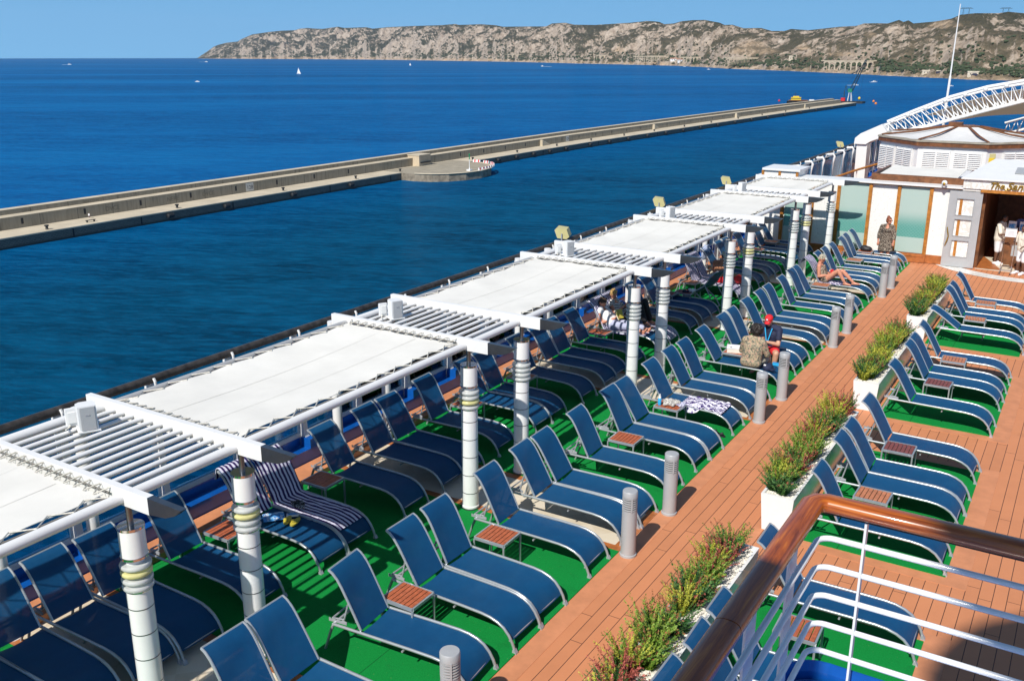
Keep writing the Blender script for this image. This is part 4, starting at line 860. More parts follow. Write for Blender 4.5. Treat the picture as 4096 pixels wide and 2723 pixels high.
# floodlights on the side rail
for (y, x, lab) in ((18.6, -10.2, 'pale yellow floodlight nearest, past the third canopy'), (24.1, -10.2, 'pale yellow floodlight past the fourth canopy'), (29.5, -10.2, 'pale yellow floodlight past the last full canopy'), (44.6, -10.2, 'pale yellow floodlight on the distant glass railing')):
    o = thing('floodlight', lab, 'floodlight', (x, y, 2.24), math.radians(200), 'yellow floodlights on the rail'); o.scale = (1.05, 1.05, .92)
    b = MB(); b.prism([(-.16, .04), (-.10, .22), (.12, .25), (.16, .20), (.10, .0), (-.10, -.02)], -.17, .17, lambda u, v, z: (u, z, v + .08)); b.build('housing', 'ivory_plastic', o)
    b = MB(); b.prism([(.155, .195), (.17, .19), (.115, .02), (.10, .02)], -.14, .14, lambda u, v, z: (u, z, v + .08)); b.build('lens', 'grey_paint', o)
    b = MB(); b.tube([(0, -.19, .2), (0, -.19, .03), (0, 0, -.02), (0, .19, .03), (0, .19, .2)], .016, 6); b.build('yoke', 'alu_dark', o)
# ---------------- bollard lamps ----------------
def bollard(y, lab):
    o = thing('bollard_lamp', lab, 'bollard', (-4.50, y + .1, 0), math.radians(-50), 'grey bollard lamps along the walkway')
    b = MB(); b.lathe([(.112, 0), (.112, .03), (.098, .035), (.098, .665)], 26); b.build('post', 'grey_paint', o, True)
    b = MB(); b.lathe([(.08, .66), (.08, .86)], 20); b.build('lamp_core', 'dark', o)
    b = MB()
    for k in range(6): z = .675 + k * .031; b.lathe([(.078, z), (.099, z), (.099, z + .013), (.078, z + .015)], 26)
    b.build('louvre', 'grey_paint', o, True)
    b = MB(); b.lathe([(.099, .85), (.099, .925), (.092, .935), (0, .937)], 26); b.build('cap', 'grey_paint', o, True)
    for s in (-1, 1): b = MB(); b.bb(s * .097 - .007, s * .097 + .007, -.01, .01, .66, .86); b.build('strap', 'grey_paint', o)
for k, y in enumerate((6.13, 10.12, 11.5, 15.61, 16.97, 20.92, 22.22, 26.27, 27.46)):
    pr_ = ['nearest one cut by the bottom edge', 'nearer of the first full pair', 'farther of the first full pair', 'nearer of the two before the seated couple', 'farther of the two before the seated couple', 'nearer of the third pair', 'farther of the third pair', 'nearer of the last pair by the bar', 'farther of the last pair by the bar'][k]
    bollard(y - .1 if k else 6.02, 'grey louvred bollard lamp beside the walkway, ' + pr_)
# ---------------- planters and shrubs ----------------
def frond(b, base, d, L, bend, rs, leafs, lw):
    p = Vector(base); d = d.normalized(); n = 12; side = d.cross(Vector((0, 0, 1))); side = side.normalized() if side.length > .05 else Vector((1, 0, 0))
    for i in range(n):
        t = i / n; d2 = (d + Vector((d.x, d.y, 0)) * bend * t - Vector((0, 0, 1)) * bend * .45 * t * t).normalized(); p2 = p + d2 * (L / n)
        up = side.cross(d2)
        for k in range(leafs):
            a = rs.uniform(0, 2 * PI); q = (side * math.cos(a) + up * math.sin(a)); s = lw * rs.uniform(.6, 1.25) * (1 - .5 * t); c = p + d2 * (L / n) * rs.random()
            tip = c + (q * .85 + d2 * .75).normalized() * s * 1.9; wd = d2.cross(q).normalized() * s * .42
            b.add([c, c + (tip - c) * .5 + wd, tip, c + (tip - c) * .5 - wd], [(0, 1, 2, 3)])
        p = p2
def make_shrub(seed, m, H, spread, nst):
    rs = random.Random(seed); b = MB()
    for k in range(nst):
        a = rs.uniform(0, 2 * PI); el = rs.uniform(.05, 1) ** .7; d = Vector((math.cos(a) * spread * el, math.sin(a) * spread * el, 1))
        frond(b, (math.cos(a) * .03, math.sin(a) * .03, 0), d, H * rs.uniform(.55, 1.08), rs.uniform(.1, .7), rs, 7, .019)
    me = b.build('foliage', m)
    return me
SHR = {}
for key, m_, H_, sp, ns in (('yellow', 'yellow_leaf', .40, .60, 34), ('green', 'green_leaf', .34, .95, 44), ('lime', 'lime_leaf', .38, .7, 36), ('red', 'red_leaf', .36, .85, 38)):
    SHR[key] = []
    for s in range(2):
        f = make_shrub(hash((key, s)) % 1000 if False else {'yellow': 11, 'green': 23, 'lime': 37, 'red': 51}[key] + s, m_, H_, sp, ns)
        f.name = 'foliage'; SHR[key].append(f)
used_shr = set()
def shrub(key, var, p, rz, s, where, k):
    lab = {'yellow': 'feathery yellow green shrub', 'green': 'dense dark green shrub', 'lime': 'bright green feathery shrub', 'red': 'reddish pink feathery shrub'}[key] + f', {ORD[k]} from the near end of ' + where
    o = thing('shrub', lab, 'shrub', p, rz, {'yellow': 'yellow green', 'green': 'dark green', 'lime': 'bright green', 'red': 'reddish'}[key] + ' shrubs in ' + where); o.scale = (s, s, s * R.uniform(.9, 1.12))
    f = SHR[key][var]
    if (key, var) in used_shr: f = f.copy(); col.objects.link(f)
    used_shr.add((key, var)); f.parent = o
    st = MB(); st.tube([(0, 0, -.06), (0, 0, .1)], .012, 5); st.build('stem', 'wood_dark', o)
PL = [(4.3, 6.28, 'nearest white planter at the bottom edge'), (6.32, 8.27, 'white planter nearest the wooden rail'), (8.3, 10.24, 'white planter ending at the rail corner'), (11.72, 13.65, 'near half of the long middle planter'), (13.68, 15.6, 'far half of the long middle planter'), (17.2, 19.12, 'near half of the third planter'), (19.15, 21.05, 'far half of the third planter'), (22.5, 24.4, 'near half of the last planter by the entrance'), (24.43, 26.2, 'far half of the last planter by the entrance')]
order = ['green', 'yellow', 'green', 'lime', 'green', 'yellow', 'lime', 'green', 'red', 'lime']
for k, (y0, y1, lab) in enumerate(PL):
    cx = -3.04; o = thing('planter', ('tapered white trough planter, ' + lab), 'planter', (cx, (y0 + y1) / 2, 0), 0, 'white trough planters')
    L = (y1 - y0) / 2; ht = .55; wt, wb_ = .225, .185
    b = MB()
    v = [(-wb_, -L + .03, .0), (wb_, -L + .03, 0), (wb_, L - .03, 0), (-wb_, L - .03, 0), (-wt, -L, ht), (wt, -L, ht), (wt, L, ht), (-wt, L, ht), (-wt + .035, -L + .035, ht), (wt - .035, -L + .035, ht), (wt - .035, L - .035, ht), (-wt + .035, L - .035, ht), (-wt + .04, -L + .04, ht - .06), (wt - .04, -L + .04, ht - .06), (wt - .04, L - .04, ht - .06), (-wt + .04, L - .04, ht - .06)]
    fs = [(3, 2, 1, 0)] + [(i, (i + 1) % 4, 4 + (i + 1) % 4, 4 + i) for i in range(4)] + [(4 + i, 4 + (i + 1) % 4, 8 + (i + 1) % 4, 8 + i) for i in range(4)] + [(8 + i, 8 + (i + 1) % 4, 12 + (i + 1) % 4, 12 + i) for i in range(4)]
    b.add(v, fs).build('trough', 'white_gloss', o)
    b = MB(); rs = random.Random(k + 5)
    b.sheet(lambda u, v_: (-wt + .037 + (2 * wt - .074) * u, -L + .037 + (2 * L - .074) * v_, ht - .035 + .006 * math.sin(40 * u + 60 * v_)), 6, 30)
    for i in range(420):
        r = rs.uniform(.007, .015); x = rs.uniform(-wt + .05, wt - .05); y = rs.uniform(-L + .05, L - .05); b.add([(x + p.x * r * 1.2, y + p.y * r, ht - .028 + p.z * r * .7) for p in ico], icf)
    pb_ = b.build('pebbles', 'pebble', o); tag(pb_, kind='stuff')
    n = 15
    for i in range(n):
        key = order[(i * 3 + k * 2 + R.randrange(2)) % 10]; yy = y0 + .16 + (y1 - y0 - .32) * i / (n - 1)
        shrub(key, R.randrange(2), (cx - .05 + R.uniform(-.10, .07), yy + R.uniform(-.05, .05), ht - .04), R.uniform(0, 6.28), R.uniform(1.0, 1.28), ('the front planter', 'the planter beside the rail', 'the planter at the rail corner', 'the middle planter near half', 'the middle planter far half', 'the third planter near half', 'the third planter far half', 'the last planter near half', 'the last planter far half')[k], i)
for key in SHR:
    for v_, f in enumerate(SHR[key]):
        if (key, v_) not in used_shr: bpy.data.objects.remove(f)
# ---------------- loungers ----------------
def seat_z(x): return .365 - (0 if x < .45 else .02 * ((x - .45) / .2) if x < .65 else 0) if x < .5 else None
RAIL = [(-.80, .362), (-.4, .362), (.2, .362), (.48, .358), (.60, .345), (.70, .315), (.78, .27), (.845, .20), (.89, .12), (.925, .02)]
SEAT = [(-.43, .352), (-.2, .346), (.1, .346), (.35, .35), (.5, .348), (.62, .33), (.71, .297), (.785, .25), (.845, .18), (.872, .13)]
BACK = [(-.44, .375), (-.53, .54), (-.62, .70), (-.69, .82), (-.75, .905), (-.81, .96), (-.86, .985)]
def interp(P, t):
    d = [0]
    for a, c in zip(P, P[1:]): d.append(d[-1] + math.hypot(c[0] - a[0], c[1] - a[1]))
    t *= d[-1]
    for i in range(len(P) - 1):
        if t <= d[i + 1] or i == len(P) - 2:
            f = (t - d[i]) / (d[i + 1] - d[i]); return (P[i][0] + (P[i + 1][0] - P[i][0]) * f, P[i][1] + (P[i + 1][1] - P[i][1]) * f)
HW = .275
def make_lounger(label, back=BACK, flat=False, sag=.018):
    o = thing('sun_lounger', label, 'sun lounger', (0, 0, 0))
    for s in (-1, 1):
        b = MB(); b.tube([(x, s * HW, z) for x, z in RAIL], .017, 10); rl = b.build('side_rail', 'alu', o, True)
        b = MB(); b.prism([(.90, .0), (.955, .0), (.95, .022), (.925, .06), (.905, .05)], s * HW - .024, s * HW + .024, lambda u, v, z: (u, z, v)); b.build('foot', 'alu_dark', rl)
        b = MB(); b.tube([(-.79, s * HW, .362), (-.84, s * HW, .25), (-.93, s * HW, .0)], [.0185, .018, .016], 8, flat=1.0); b.build('rear_leg', 'alu', o, True)
        b = MB(); b.tube([(x - .0, s * (HW - .022), z) for x, z in back], .015, 8); b.build('back_rail', 'alu', o, True)
    for (x, z, r) in ((-.80, .355, .016), (.1, .30, .012), (.855, .135, .011)): b = MB(); b.tube([(x, -HW, z), (x, HW, z)], r, 8); b.build('crossbar', 'alu_dark', o, True)
    b = MB(); mid = interp(back, .48)
    for s in (-1, 1):
        b.tube([(mid[0] - .01, s * .2, mid[1]), (-.70 if not flat else -.75, s * .2, .40), (-.86, s * .2, .375)], .011, 6)
        b.prism([(-.64, .37), (-.88, .36), (-.88, .40), (-.84, .385), (-.82, .41), (-.78, .388), (-.76, .413), (-.72, .392), (-.70, .415), (-.64, .40)], s * .235 - .006, s * .235 + .006, lambda u, v, z: (u, z, v))
    b.tube([(-.86, -.2, .375), (-.86, .2, .375)], .011, 6); b.build('adjuster', 'alu_dark', o, True)
    b = MB(); b.sheet(lambda u, v: (lambda p: (p[0], (v - .5) * 2 * (HW - .008), p[1] - sag * math.sin(PI * v) * (1 if p[0] < .6 else .4)))(interp(SEAT, u)), 20, 8, .006); b.build('seat_sling', 'sling', o, True)
    b = MB(); b.sheet(lambda u, v: (lambda p: (p[0] - .02 * math.sin(PI * v) * math.sin(PI * min(1, u * 1.1)), (v - .5) * 2 * (HW - .03), p[1]))(interp(back, u)), 14, 8, .006); b.build('back_sling', 'sling', o, True)
    b = MB(); e = back[-1]; b.tube([(e[0], -HW + .02, e[1]), (e[0], HW - .02, e[1])], .012, 6); b.build('top_bar', 'alu', o, True)
    return o
L0 = []
def lounger(x, y, label, group, rz=0.0):
    global L0
    rz += math.radians(R.uniform(-1.6, 1.6))
    if len(L0) < 4:
        k = (0, 3.2, -2.6, 1.5)[len(L0)]; a = math.radians(k); bk = [BACK[0]] + [(BACK[0][0] + (p - BACK[0][0]) * math.cos(a) + (q - BACK[0][1]) * -math.sin(a), BACK[0][1] + (p - BACK[0][0]) * math.sin(a) + (q - BACK[0][1]) * math.cos(a)) for p, q in BACK[1:]]
        o = make_lounger(label, bk, sag=(.018, .026, .014, .022)[len(L0)]); o.location = (x, y, 0); o.rotation_euler = (0, 0, rz); tag(o, group=group); L0.append(o); return o
    return dup(R.choice((L0[0], L0[0], L0[1], L0[2], L0[3])), (x, y, 0), rz, label, group)
seatn = ['nearer of pair on tiles', 'farther of pair on tiles', 'single just past tiles', 'nearer of pair on carpet', 'farther of pair on carpet', 'single before next tiles']
XF = -5.58; G1 = 'blue loungers in the sunny row beside the walkway'
bayF = ['by the nearest columns', 'by the second columns', 'by the third columns', 'by the fourth columns', 'by the farthest columns']
front = {0: (5.1, 5.68, 6.83, 7.81, 8.40, 9.6), 1: (10.55, 11.13, 12.15, 13.28, 13.86, 15.02), 2: (15.92, 16.5, 17.67, 18.77, 19.33, 20.35), 3: (21.29, 21.87, 22.95, 23.87, 24.45, 25.73), 4: (26.68, 27.26, 28.12, 29.24, 29.8, 30.72)}
sp = {(1, 5): 'blue lounger with a crumpled striped towel, sunny row beside the walkway', (2, 2): 'blue lounger the curly haired woman sits on, sunny row', (2, 3): 'blue lounger the man in the red cap sits on', (3, 5): 'blue lounger with the sunbathing woman in a patterned swimsuit', (4, 5): 'blue lounger behind the standing woman, last before the bar wall', (0, 0): 'blue lounger cut by the bottom edge, nearer of two', (0, 1): 'blue lounger cut by the bottom edge, farther of two'}
for k, ysl in front.items():
    for i, y in enumerate(ysl): lounger(XF + R.uniform(-.02, .02), y, sp.get((k, i)) or f'sunny row lounger, {seatn[i]}, {bayF[k]}', G1, math.radians(3.5) if (k, i) == (0, 2) else 0)
XB = -8.52; G2 = 'blue loungers in the shaded row under the canopies'
spb = {(0, 3): 'blue lounger with sandals and magazine, left of the striped towels', (0, 4): 'blue lounger fully draped with striped towel under the first canopy', (2, 3): 'blue lounger of the woman in white top reading', (2, 4): 'blue lounger of the blond woman in striped top', (3, 3): 'blue lounger with striped towel beside the shirtless man', (3, 4): 'blue lounger the shirtless man in sun hat sits on'}
backr = {-1: (3.95, 4.5), 0: (5.16, 5.75, 6.7, 7.88, 8.44, 9.62), 1: (10.53, 11.1, 12.1, 13.28, 13.86, 15.0), 2: (15.92, 16.5, 17.4, 18.6, 19.2, 20.39), 3: (21.3, 21.88, None, 24.0, 24.58, 25.7), 4: (26.66, 27.24, 28.2, 29.3, 29.88, 30.75)}
for k, ysl in backr.items():
    for i, y in enumerate(ysl):
        if y is None: continue
        if k == -1: lab = ['blue lounger partly out of frame at the lower left corner, nearer one', 'blue lounger partly out of frame at the lower left corner, farther one'][i]
        else: lab = spb.get((k, i)) or f'shaded row lounger, {seatn[i]}, {bayF[k]}'
        lounger(XB + R.uniform(-.03, .03), y, lab, G2)
XRt = -1.80; G3 = 'blue loungers in the right hand group'
for (y, lab) in ((6.9, 'blue lounger hidden behind the white rail bars, nearest'), (7.6, 'blue lounger behind the rail posts, second from the bottom edge'), (8.25, 'blue lounger seen through the white rail bars beside the shaded table'), (9.88, 'blue lounger just below the wooden rail beyond the table'), (12.03, 'blue lounger crossed by the wooden rail at its head'), (13.35, 'near one of the touching pair just above the wooden rail'), (13.92, 'far one of the touching pair just above the wooden rail'), (15.14, 'single lounger above the pair with a dark table beside it'), (17.33, 'single lounger in front on the second green carpet at right'), (18.75, 'near one of the touching pair on the second carpet at right'), (19.3, 'far one of the touching pair on the second carpet at right'), (20.38, 'single lounger behind the second carpet pair with a pale table'), (24.05, 'near one of the pair on the farthest carpet at right'), (24.6, 'far one of the pair on the farthest carpet at right'), (25.75, 'farthest lounger at right near the bar entrance')):
    lounger(XRt, y, lab if lab.startswith('blue') else 'blue ' + lab, G3)
lowback = [(-.44, .375), (-.56, .46), (-.70, .56), (-.86, .67), (-.98, .74), (-1.07, .765)]
o = make_lounger('blue lounger with lowered backrest on the farthest carpet at right', lowback, True); o.location = (-1.72, 22.75, 0); tag(o, group=G3)
# folded up lounger behind the towel pair
o = thing('folded_chair', 'odd blue lounger standing steeply tilted among tables by the shirtless man', 'sun lounger', (-8.3, 22.8, 0), math.radians(-12))
ST = [(-.50, .18), (-.2, .36), (.12, .56), (.22, .66), (.34, .86), (.46, .99), (.56, 1.05)]
for s in (-1, 1):
    b = MB(); b.tube([(x, s * .27, z) for x, z in ST], .02, 8); b.build('side_rail', 'alu_dark', o, True)
    b = MB(); b.tube([(-.1, s * .27, .42), (.22, s * .27, .2), (.36, s * .27, .0)], .018, 8); b.build('leg', 'alu_dark', o, True)
    b = MB(); b.tube([(.2, s * .27, .62), (.40, s * .27, .33), (.32, s * .27, .26), (-.1, s * .27, .0)], .014, 8); b.build('leg', 'alu', o, True)
b = MB(); b.sheet(lambda u, v: (lambda p: (p[0], (v - .5) * .5, p[1] + .004))(interp(ST, u)), 14, 4, .006); b.build('sling', 'sling', o, True)
for x in (.36, -.1): b = MB(); b.tube([(x, -.27, .03), (x, .27, .03)], .014, 6); b.build('crossbar', 'alu_dark', o)
# ---------------- side tables ----------------
def make_table(label, top):
    o = thing('side_table', label, 'table'); h = .45; a, c = .22, .20
    b = MB(); t = .022
    for y in (-c, c): b.bb(-a, a, y - t / 2, y + t / 2, h - .035, h)
    for x in (-a, a): b.bb(x - t / 2, x + t / 2, -c + t / 2, c - t / 2, h - .035, h)
    b.build('frame', 'alu', o)
    for sx in (-1, 1):
        for sy in (-1, 1): b = MB(); b.bb(sx * a - t / 2, sx * a + t / 2, sy * c - t / 2, sy * c + t / 2, 0, h - .036); b.build('leg', 'alu', o)
    n = 7; wd = (2 * a - t) / n
    b = MB()
    for i in range(n): b.bb(-a + t / 2 + i * wd + .0045, -a + t / 2 + (i + 1) * wd - .0045, -c + t / 2 + .001, c - t / 2 - .001, h - .02, h - .001)
    b.build('slatted_top', top, o); return o
TAB = {}
def table(x, y, label, top='table_wood', rz=0.0):
    rz += math.radians(R.uniform(-2, 2))
    if top not in TAB: TAB[top] = make_table(label, top); o = TAB[top]; o.location = (x, y, 0); o.rotation_euler = (0, 0, rz)
    else: o = dup(TAB[top], (x, y, 0), rz, label)
    return tag(o, group='small side tables with slatted wooden tops')
for a in ((-5.92, 7.27, 'slatted wood side table between the single lounger and the near pair'), (-5.81, 8.98, 'slatted wood side table beside the lounger before the first bollards'), (-5.77, 12.72, 'slatted wood side table in the sunny row past the second columns'), (-5.75, 14.47, 'side table holding bottle and clothes beside the crumpled towel'), (-5.80, 18.06, 'side table with a white box left of the seated couple'), (-5.84, 24.97, 'side table beside the sunbathing woman', 'table_wood_pale'), (-5.81, 28.72, 'side table beyond the sunbathing woman, empty', 'table_wood_pale'), (-5.82, 30.25, 'side table holding the black bag near the bar wall'),
          (-8.84, 7.25, 'slatted wood side table behind the nearest farther column in striped shadow'), (-8.83, 9.02, 'slatted wood side table right of the striped towel loungers in shade'), (-8.8, 12.65, 'side table half hidden by a column beyond the second lattice'), (-8.74, 14.4, 'side table in shade right of the second column pair'), (-8.83, 17.88, 'side table beside the woman in the white top'), (-8.91, 23.43, 'side table beside the striped towel lounger in the far shade', 'table_wood_pale'), (-8.62, 22.3, 'brown side table with small things by the tilted lounger', 'table_wood_dark'), (-8.95, 21.95, 'second side table left of the brown one by the tilted lounger', 'table_wood_dark'), (-8.8, 28.72, 'shaded side table in the far corner by the wall, nearer one'), (-8.8, 30.25, 'shaded side table in the far corner by the wall, farther one'),
          (-1.98, 8.98, 'side table seen through the white rail bars', 'table_wood'), (-1.98, 12.7, 'pale stained side table just above the wooden rail', 'table_wood_pale'), (-1.98, 14.62, 'dark brown side table at right above the rail', 'table_wood_dark'), (-1.94, 18.2, 'reddish dark side table at the second carpet at right', 'table_wood_dark'), (-1.9, 19.88, 'pale side table behind the second carpet pair at right', 'table_wood_pale'), (-1.92, 23.42, 'side table beside the lowered lounger at right', 'table_wood_pale'), (-1.88, 25.2, 'farthest side table at right near the entrance', 'table_wood_pale')): table(*a)
# ---------------- bar wall ----------------
YW = 31.5
bar = thing('bar_pavilion', 'bar pavilion wall of white mosaic, frosted glass and wooden frames', 'building', (0, 0, 0))
b = MB(); b.bb(-9.7, -2.86, YW + .03, YW + .2, .28, 2.40); b.build('wall', 'mosaic', bar)
b = MB(); b.bb(-9.7, -4.25, YW - .06, YW + .03, .016, .28); b.bb(-4.25, -2.9, YW - .0, YW + .03, .016, .28); b.bb(-9.7, -4.3, YW - .075, YW - .06, .2, .29); b.build('skirting', 'wood_skirt', bar)
for (x0, x1) in ((-8.8, -7.95), (-7.02, -6.16), (-5.18, -4.36)): b = MB(); b.bb(x0, x1, YW + .0, YW + .025, .30, 2.36); b.build('glass_panel', 'frosted_glass', bar)
for x in (-8.88, -7.9, -7.08, -6.10, -5.24, -4.30): b = MB(); b.bb(x - .052, x + .052, YW - .045, YW + .025, .28, 2.37); b.bb(x - .012, x + .012, YW - .06, YW - .045, .28, 2.37); b.build('frame_post', 'wood_frame', bar)
b = MB(); b.bb(-9.7, -2.95, YW - .045, YW + .025, 2.37, 2.405); b.build('head_rail', 'wood_frame', bar)
b = MB(); b.bb(-9.75, -3.4, YW - .12, YW + .6, 2.406, 2.455); b.build('ledge', 'white', bar)
b = MB(); b.bb(-6.2, -3.42, YW + .21, YW + 5.2, 2.2, 2.40); b.bb(-2.9, .6, YW + .4, YW + 5.2, 2.44, 2.5); b.build('roof', 'white', bar)
b = MB(); b.bb(-2.88, -2.78, YW + .2, YW + 5, .006, 2.44); b.bb(-2.9, .6, YW + 4.6, YW + 4.7, .006, 2.44); b.bb(.45, .6, YW + .02, YW + 4.6, .006, 2.44); b.build('interior_wall', 'wood_dark', bar)
b = MB(); b.bb(-3.43, -.2, YW - .14, YW + .4, 2.44, 2.72); b.build('sign_fascia', 'marble', bar)
b = MB(); b.bb(-2.93, -.2, YW - .17, YW + .2, 2.35, 2.438); b.bb(-2.93, -2.86, YW - .05, YW + .2, .006, 2.35); b.build('lintel', 'wood_frame', bar)
b = MB(); b.bb(-3.43, -2.94, YW - .10, YW + .029, 2.36, 2.438); b.build('fascia_return', 'marble', bar)
b = MB(); b.add([(-3.5, YW - .22, 2.72), (-.1, YW - .22, 2.72), (-.1, YW + 2.6, 3.05), (-2.9, YW + 2.6, 3.05), (-3.5, YW - .22, 2.76), (-.1, YW - .22, 2.76), (-.1, YW + 2.6, 3.1), (-2.9, YW + 2.6, 3.1)], [(3, 2, 1, 0), (4, 5, 6, 7), (0, 1, 5, 4), (1, 2, 6, 5), (2, 3, 7, 6), (3, 0, 4, 7)]); b.build('porch_roof', 'white', bar)
b = MB(); b.box((-1.4, YW + 1.0, 2.935), (1.5, .8, .02), rx=math.radians(6.7)); b.build('skylight', 'grey_paint', bar)
mw = Matrix.Translation((-2.72, YW - .16, 2.49)) @ Matrix.Rotation(PI / 2, 4, 'X')
textmesh('sign_lettering', 'The', .25, 'gold', bar, mw, .018, .32, .006)
mw = Matrix.Translation((-2.26, YW - .16, 2.48)) @ Matrix.Rotation(PI / 2, 4, 'X')
textmesh('sign_lettering', 'Sanctuary', .31, 'gold', bar, mw, .018, .32, .006)
b = MB(); b.tube([(-2.34, YW - .155, 2.52), (-2.28, YW - .155, 2.465), (-2.14, YW - .155, 2.47)], .014, 6); b.build('sign_flourish', 'gold', bar)
o = thing('security_camera', 'white round camera dome on the wall ledge left of the sign', 'camera', (-3.95, YW - .2, 2.50)); b = MB(); b.ell((0, 0, .06), (.085, .085, .09)); b.build('dome', 'white', o, True); b = MB(); b.ell((0, -.055, .05), (.045, .045, .05)); b.build('lens', 'gold', o, True); b = MB(); b.bb(-.03, .03, -.03, .3, -.06, -.0); b.build('bracket', 'white', o)
# open door leaf
o = thing('door', 'grey riveted door with three windows standing open against the wall', 'door', (-3.31, YW - .09, .02))
W2 = .46; b = MB(); wins = ((.32, .81), (.96, 1.46), (1.60, 2.09)); xa, xb = -.225, .235
b.bb(-W2, xa, -.025, .025, 0, 2.32); b.bb(xb, W2, -.025, .025, 0, 2.32); zz = 0
for (z0, z1) in wins: b.bb(xa, xb, -.025, .025, zz, z0); zz = z1
b.bb(xa, xb, -.025, .025, zz, 2.32); b.build('leaf', 'grey_paint', o)
for (z0, z1) in wins:
    b = MB(); t = .02
    b.bb(xa - t, xb + t, -.036, -.025, z1, z1 + t); b.bb(xa - t, xb + t, -.036, -.025, z0 - t, z0); b.bb(xa - t, xa, -.036, -.025, z0, z1); b.bb(xb, xb + t, -.036, -.025, z0, z1); wf = b.build('window_frame', 'alu', o)
    b = MB(); b.bb(xa, xb, .012, .02, z0, z1); b.build('wall_view_panel', 'marble', wf)  # added sheet standing in for the wall seen through the window
    b = MB(); b.bb(xa + .07, xa + .15, .002, .0115, z0, z1); b.build('wall_view_strip', 'wood_frame', wf)  # added strip standing in for the wall's wood frame behind
b = MB()
for (z0, z1) in wins:
    for k in range(8):
        for zz in (z0 - .05, z1 + .05): b.ell((xa + (xb - xa) * k / 7, -.026, zz), (.009, .007, .009), 6, 4)
    for k in range(8):
        for xx in (xa - .05, xb + .05): b.ell((xx, -.026, z0 + (z1 - z0) * k / 7), (.009, .007, .009), 6, 4)
b.build('rivets', 'alu', o)
b = MB(); b.tube([(-.40, -.03, 1.2), (-.40, -.07, 1.17), (-.365, -.075, 1.05), (-.34, -.075, .95), (-.36, -.075, .82), (-.40, -.07, .68), (-.415, -.03, .62)], [.014, .016, .02, .016, .02, .014, .01], 8); b.build('handle', 'gold', o, True)
# roof things behind the wall
o = thing('roof_trough', 'wooden trough with white canvas cover on the bar roof', 'planter', (0, 0, 0))
b = MB(); b.bb(-6.2, -3.46, 31.9, 31.98, 2.4, 2.66); b.bb(-6.2, -6.12, 31.98, 34.6, 2.4, 2.66); b.bb(-3.54, -3.46, 31.98, 34.6, 2.4, 2.66); b.build('boards', 'wood_dark', o)
b = MB(); b.sheet(lambda u, v: (-6.0 + 2.3 * u, 32.05 + 2.4 * v, 2.64 + .05 * v - .03 * math.sin(PI * u)), 6, 6, .01); b.build('cover', 'canvas', o)
o = thing('roof_locker', 'white topped locker with mosaic sides at the wall corner by the sea', 'locker', (-9.0, 31.85, 2.455))
b = MB(); b.bb(-.52, .62, -.55, .6, 0, .17); b.build('side_panel', 'mosaic', o); b = MB(); b.bb(-.58, .68, -.62, .66, .17, .24); b.build('lid', 'white', o)
for x in (-.56, .0, .58): b = MB(); b.bb(x - .04, x + .04, -.59, -.55, 0, .17); b.build('frame', 'wood_frame', o)
# louvred cabin with tent roof
cx, cy, Ri = -4.95, 43.0, 2.95
def octp(r, off=0): return [(cx + r / math.cos(PI / 8) * math.cos(PI / 8 + PI / 4 * k + off), cy + r / math.cos(PI / 8) * math.sin(PI / 8 + PI / 4 * k + off)) for k in range(8)]
cb_ = thing('deck_cabin', 'white louvred octagonal cabin with wooden eaves and grey tent roof', 'cabin', (0, 0, 0))
b = MB(); b.prism(octp(Ri), 0, 2.9); b.build('wall', 'white', cb_)
b = MB(); b.prism(octp(Ri + .12), 2.9, 3.06); b.build('eaves', 'wood_dark', cb_)
mat('eaves_cap', (.34, .31, .25), .7, var=.2, vscale=3)
b = MB(); b.prism(octp(Ri + .15), 3.06, 3.12); b.build('eaves_cap', 'eaves_cap', cb_)
O_ = octp(Ri + .0); top = octp(.55); b = MB()
mat('tent_grey', (.64, .64, .63), .7, var=.06, vscale=2)
for k in range(8):
    p, q = O_[k], O_[(k + 1) % 8]; r, s = top[k], top[(k + 1) % 8]
    def fn(u, v, p=p, q=q, r=r, s=s): a = Vector((*p, 3.14)).lerp(Vector((*q, 3.14)), u); c = Vector((*r, 3.5)).lerp(Vector((*s, 3.5)), u); m_ = a.lerp(c, v); return (m_.x, m_.y, m_.z - .12 * math.sin(PI * v) * (1 - .4 * math.sin(PI * u)) - .03 * math.sin(PI * u) * (1 - v))
    b.sheet(fn, 6, 8)
b.build('tent', 'tent_grey', cb_, True)
for k in range(8):
    p, r = O_[k], top[k]; b = MB(); b.tube([(*p, 3.15), ((p[0] + r[0]) / 2, (p[1] + r[1]) / 2, 3.29), (*r, 3.52)], .06, 4, flat=.6); b.build('rafter', 'wood_dark', cb_)
b = MB(); b.prism(top, 3.48, 3.54); b.bb(cx - .6, cx - .1, cy - .2, cy + .3, 3.54, 3.66); b.build('crown', 'wood_dark', cb_)
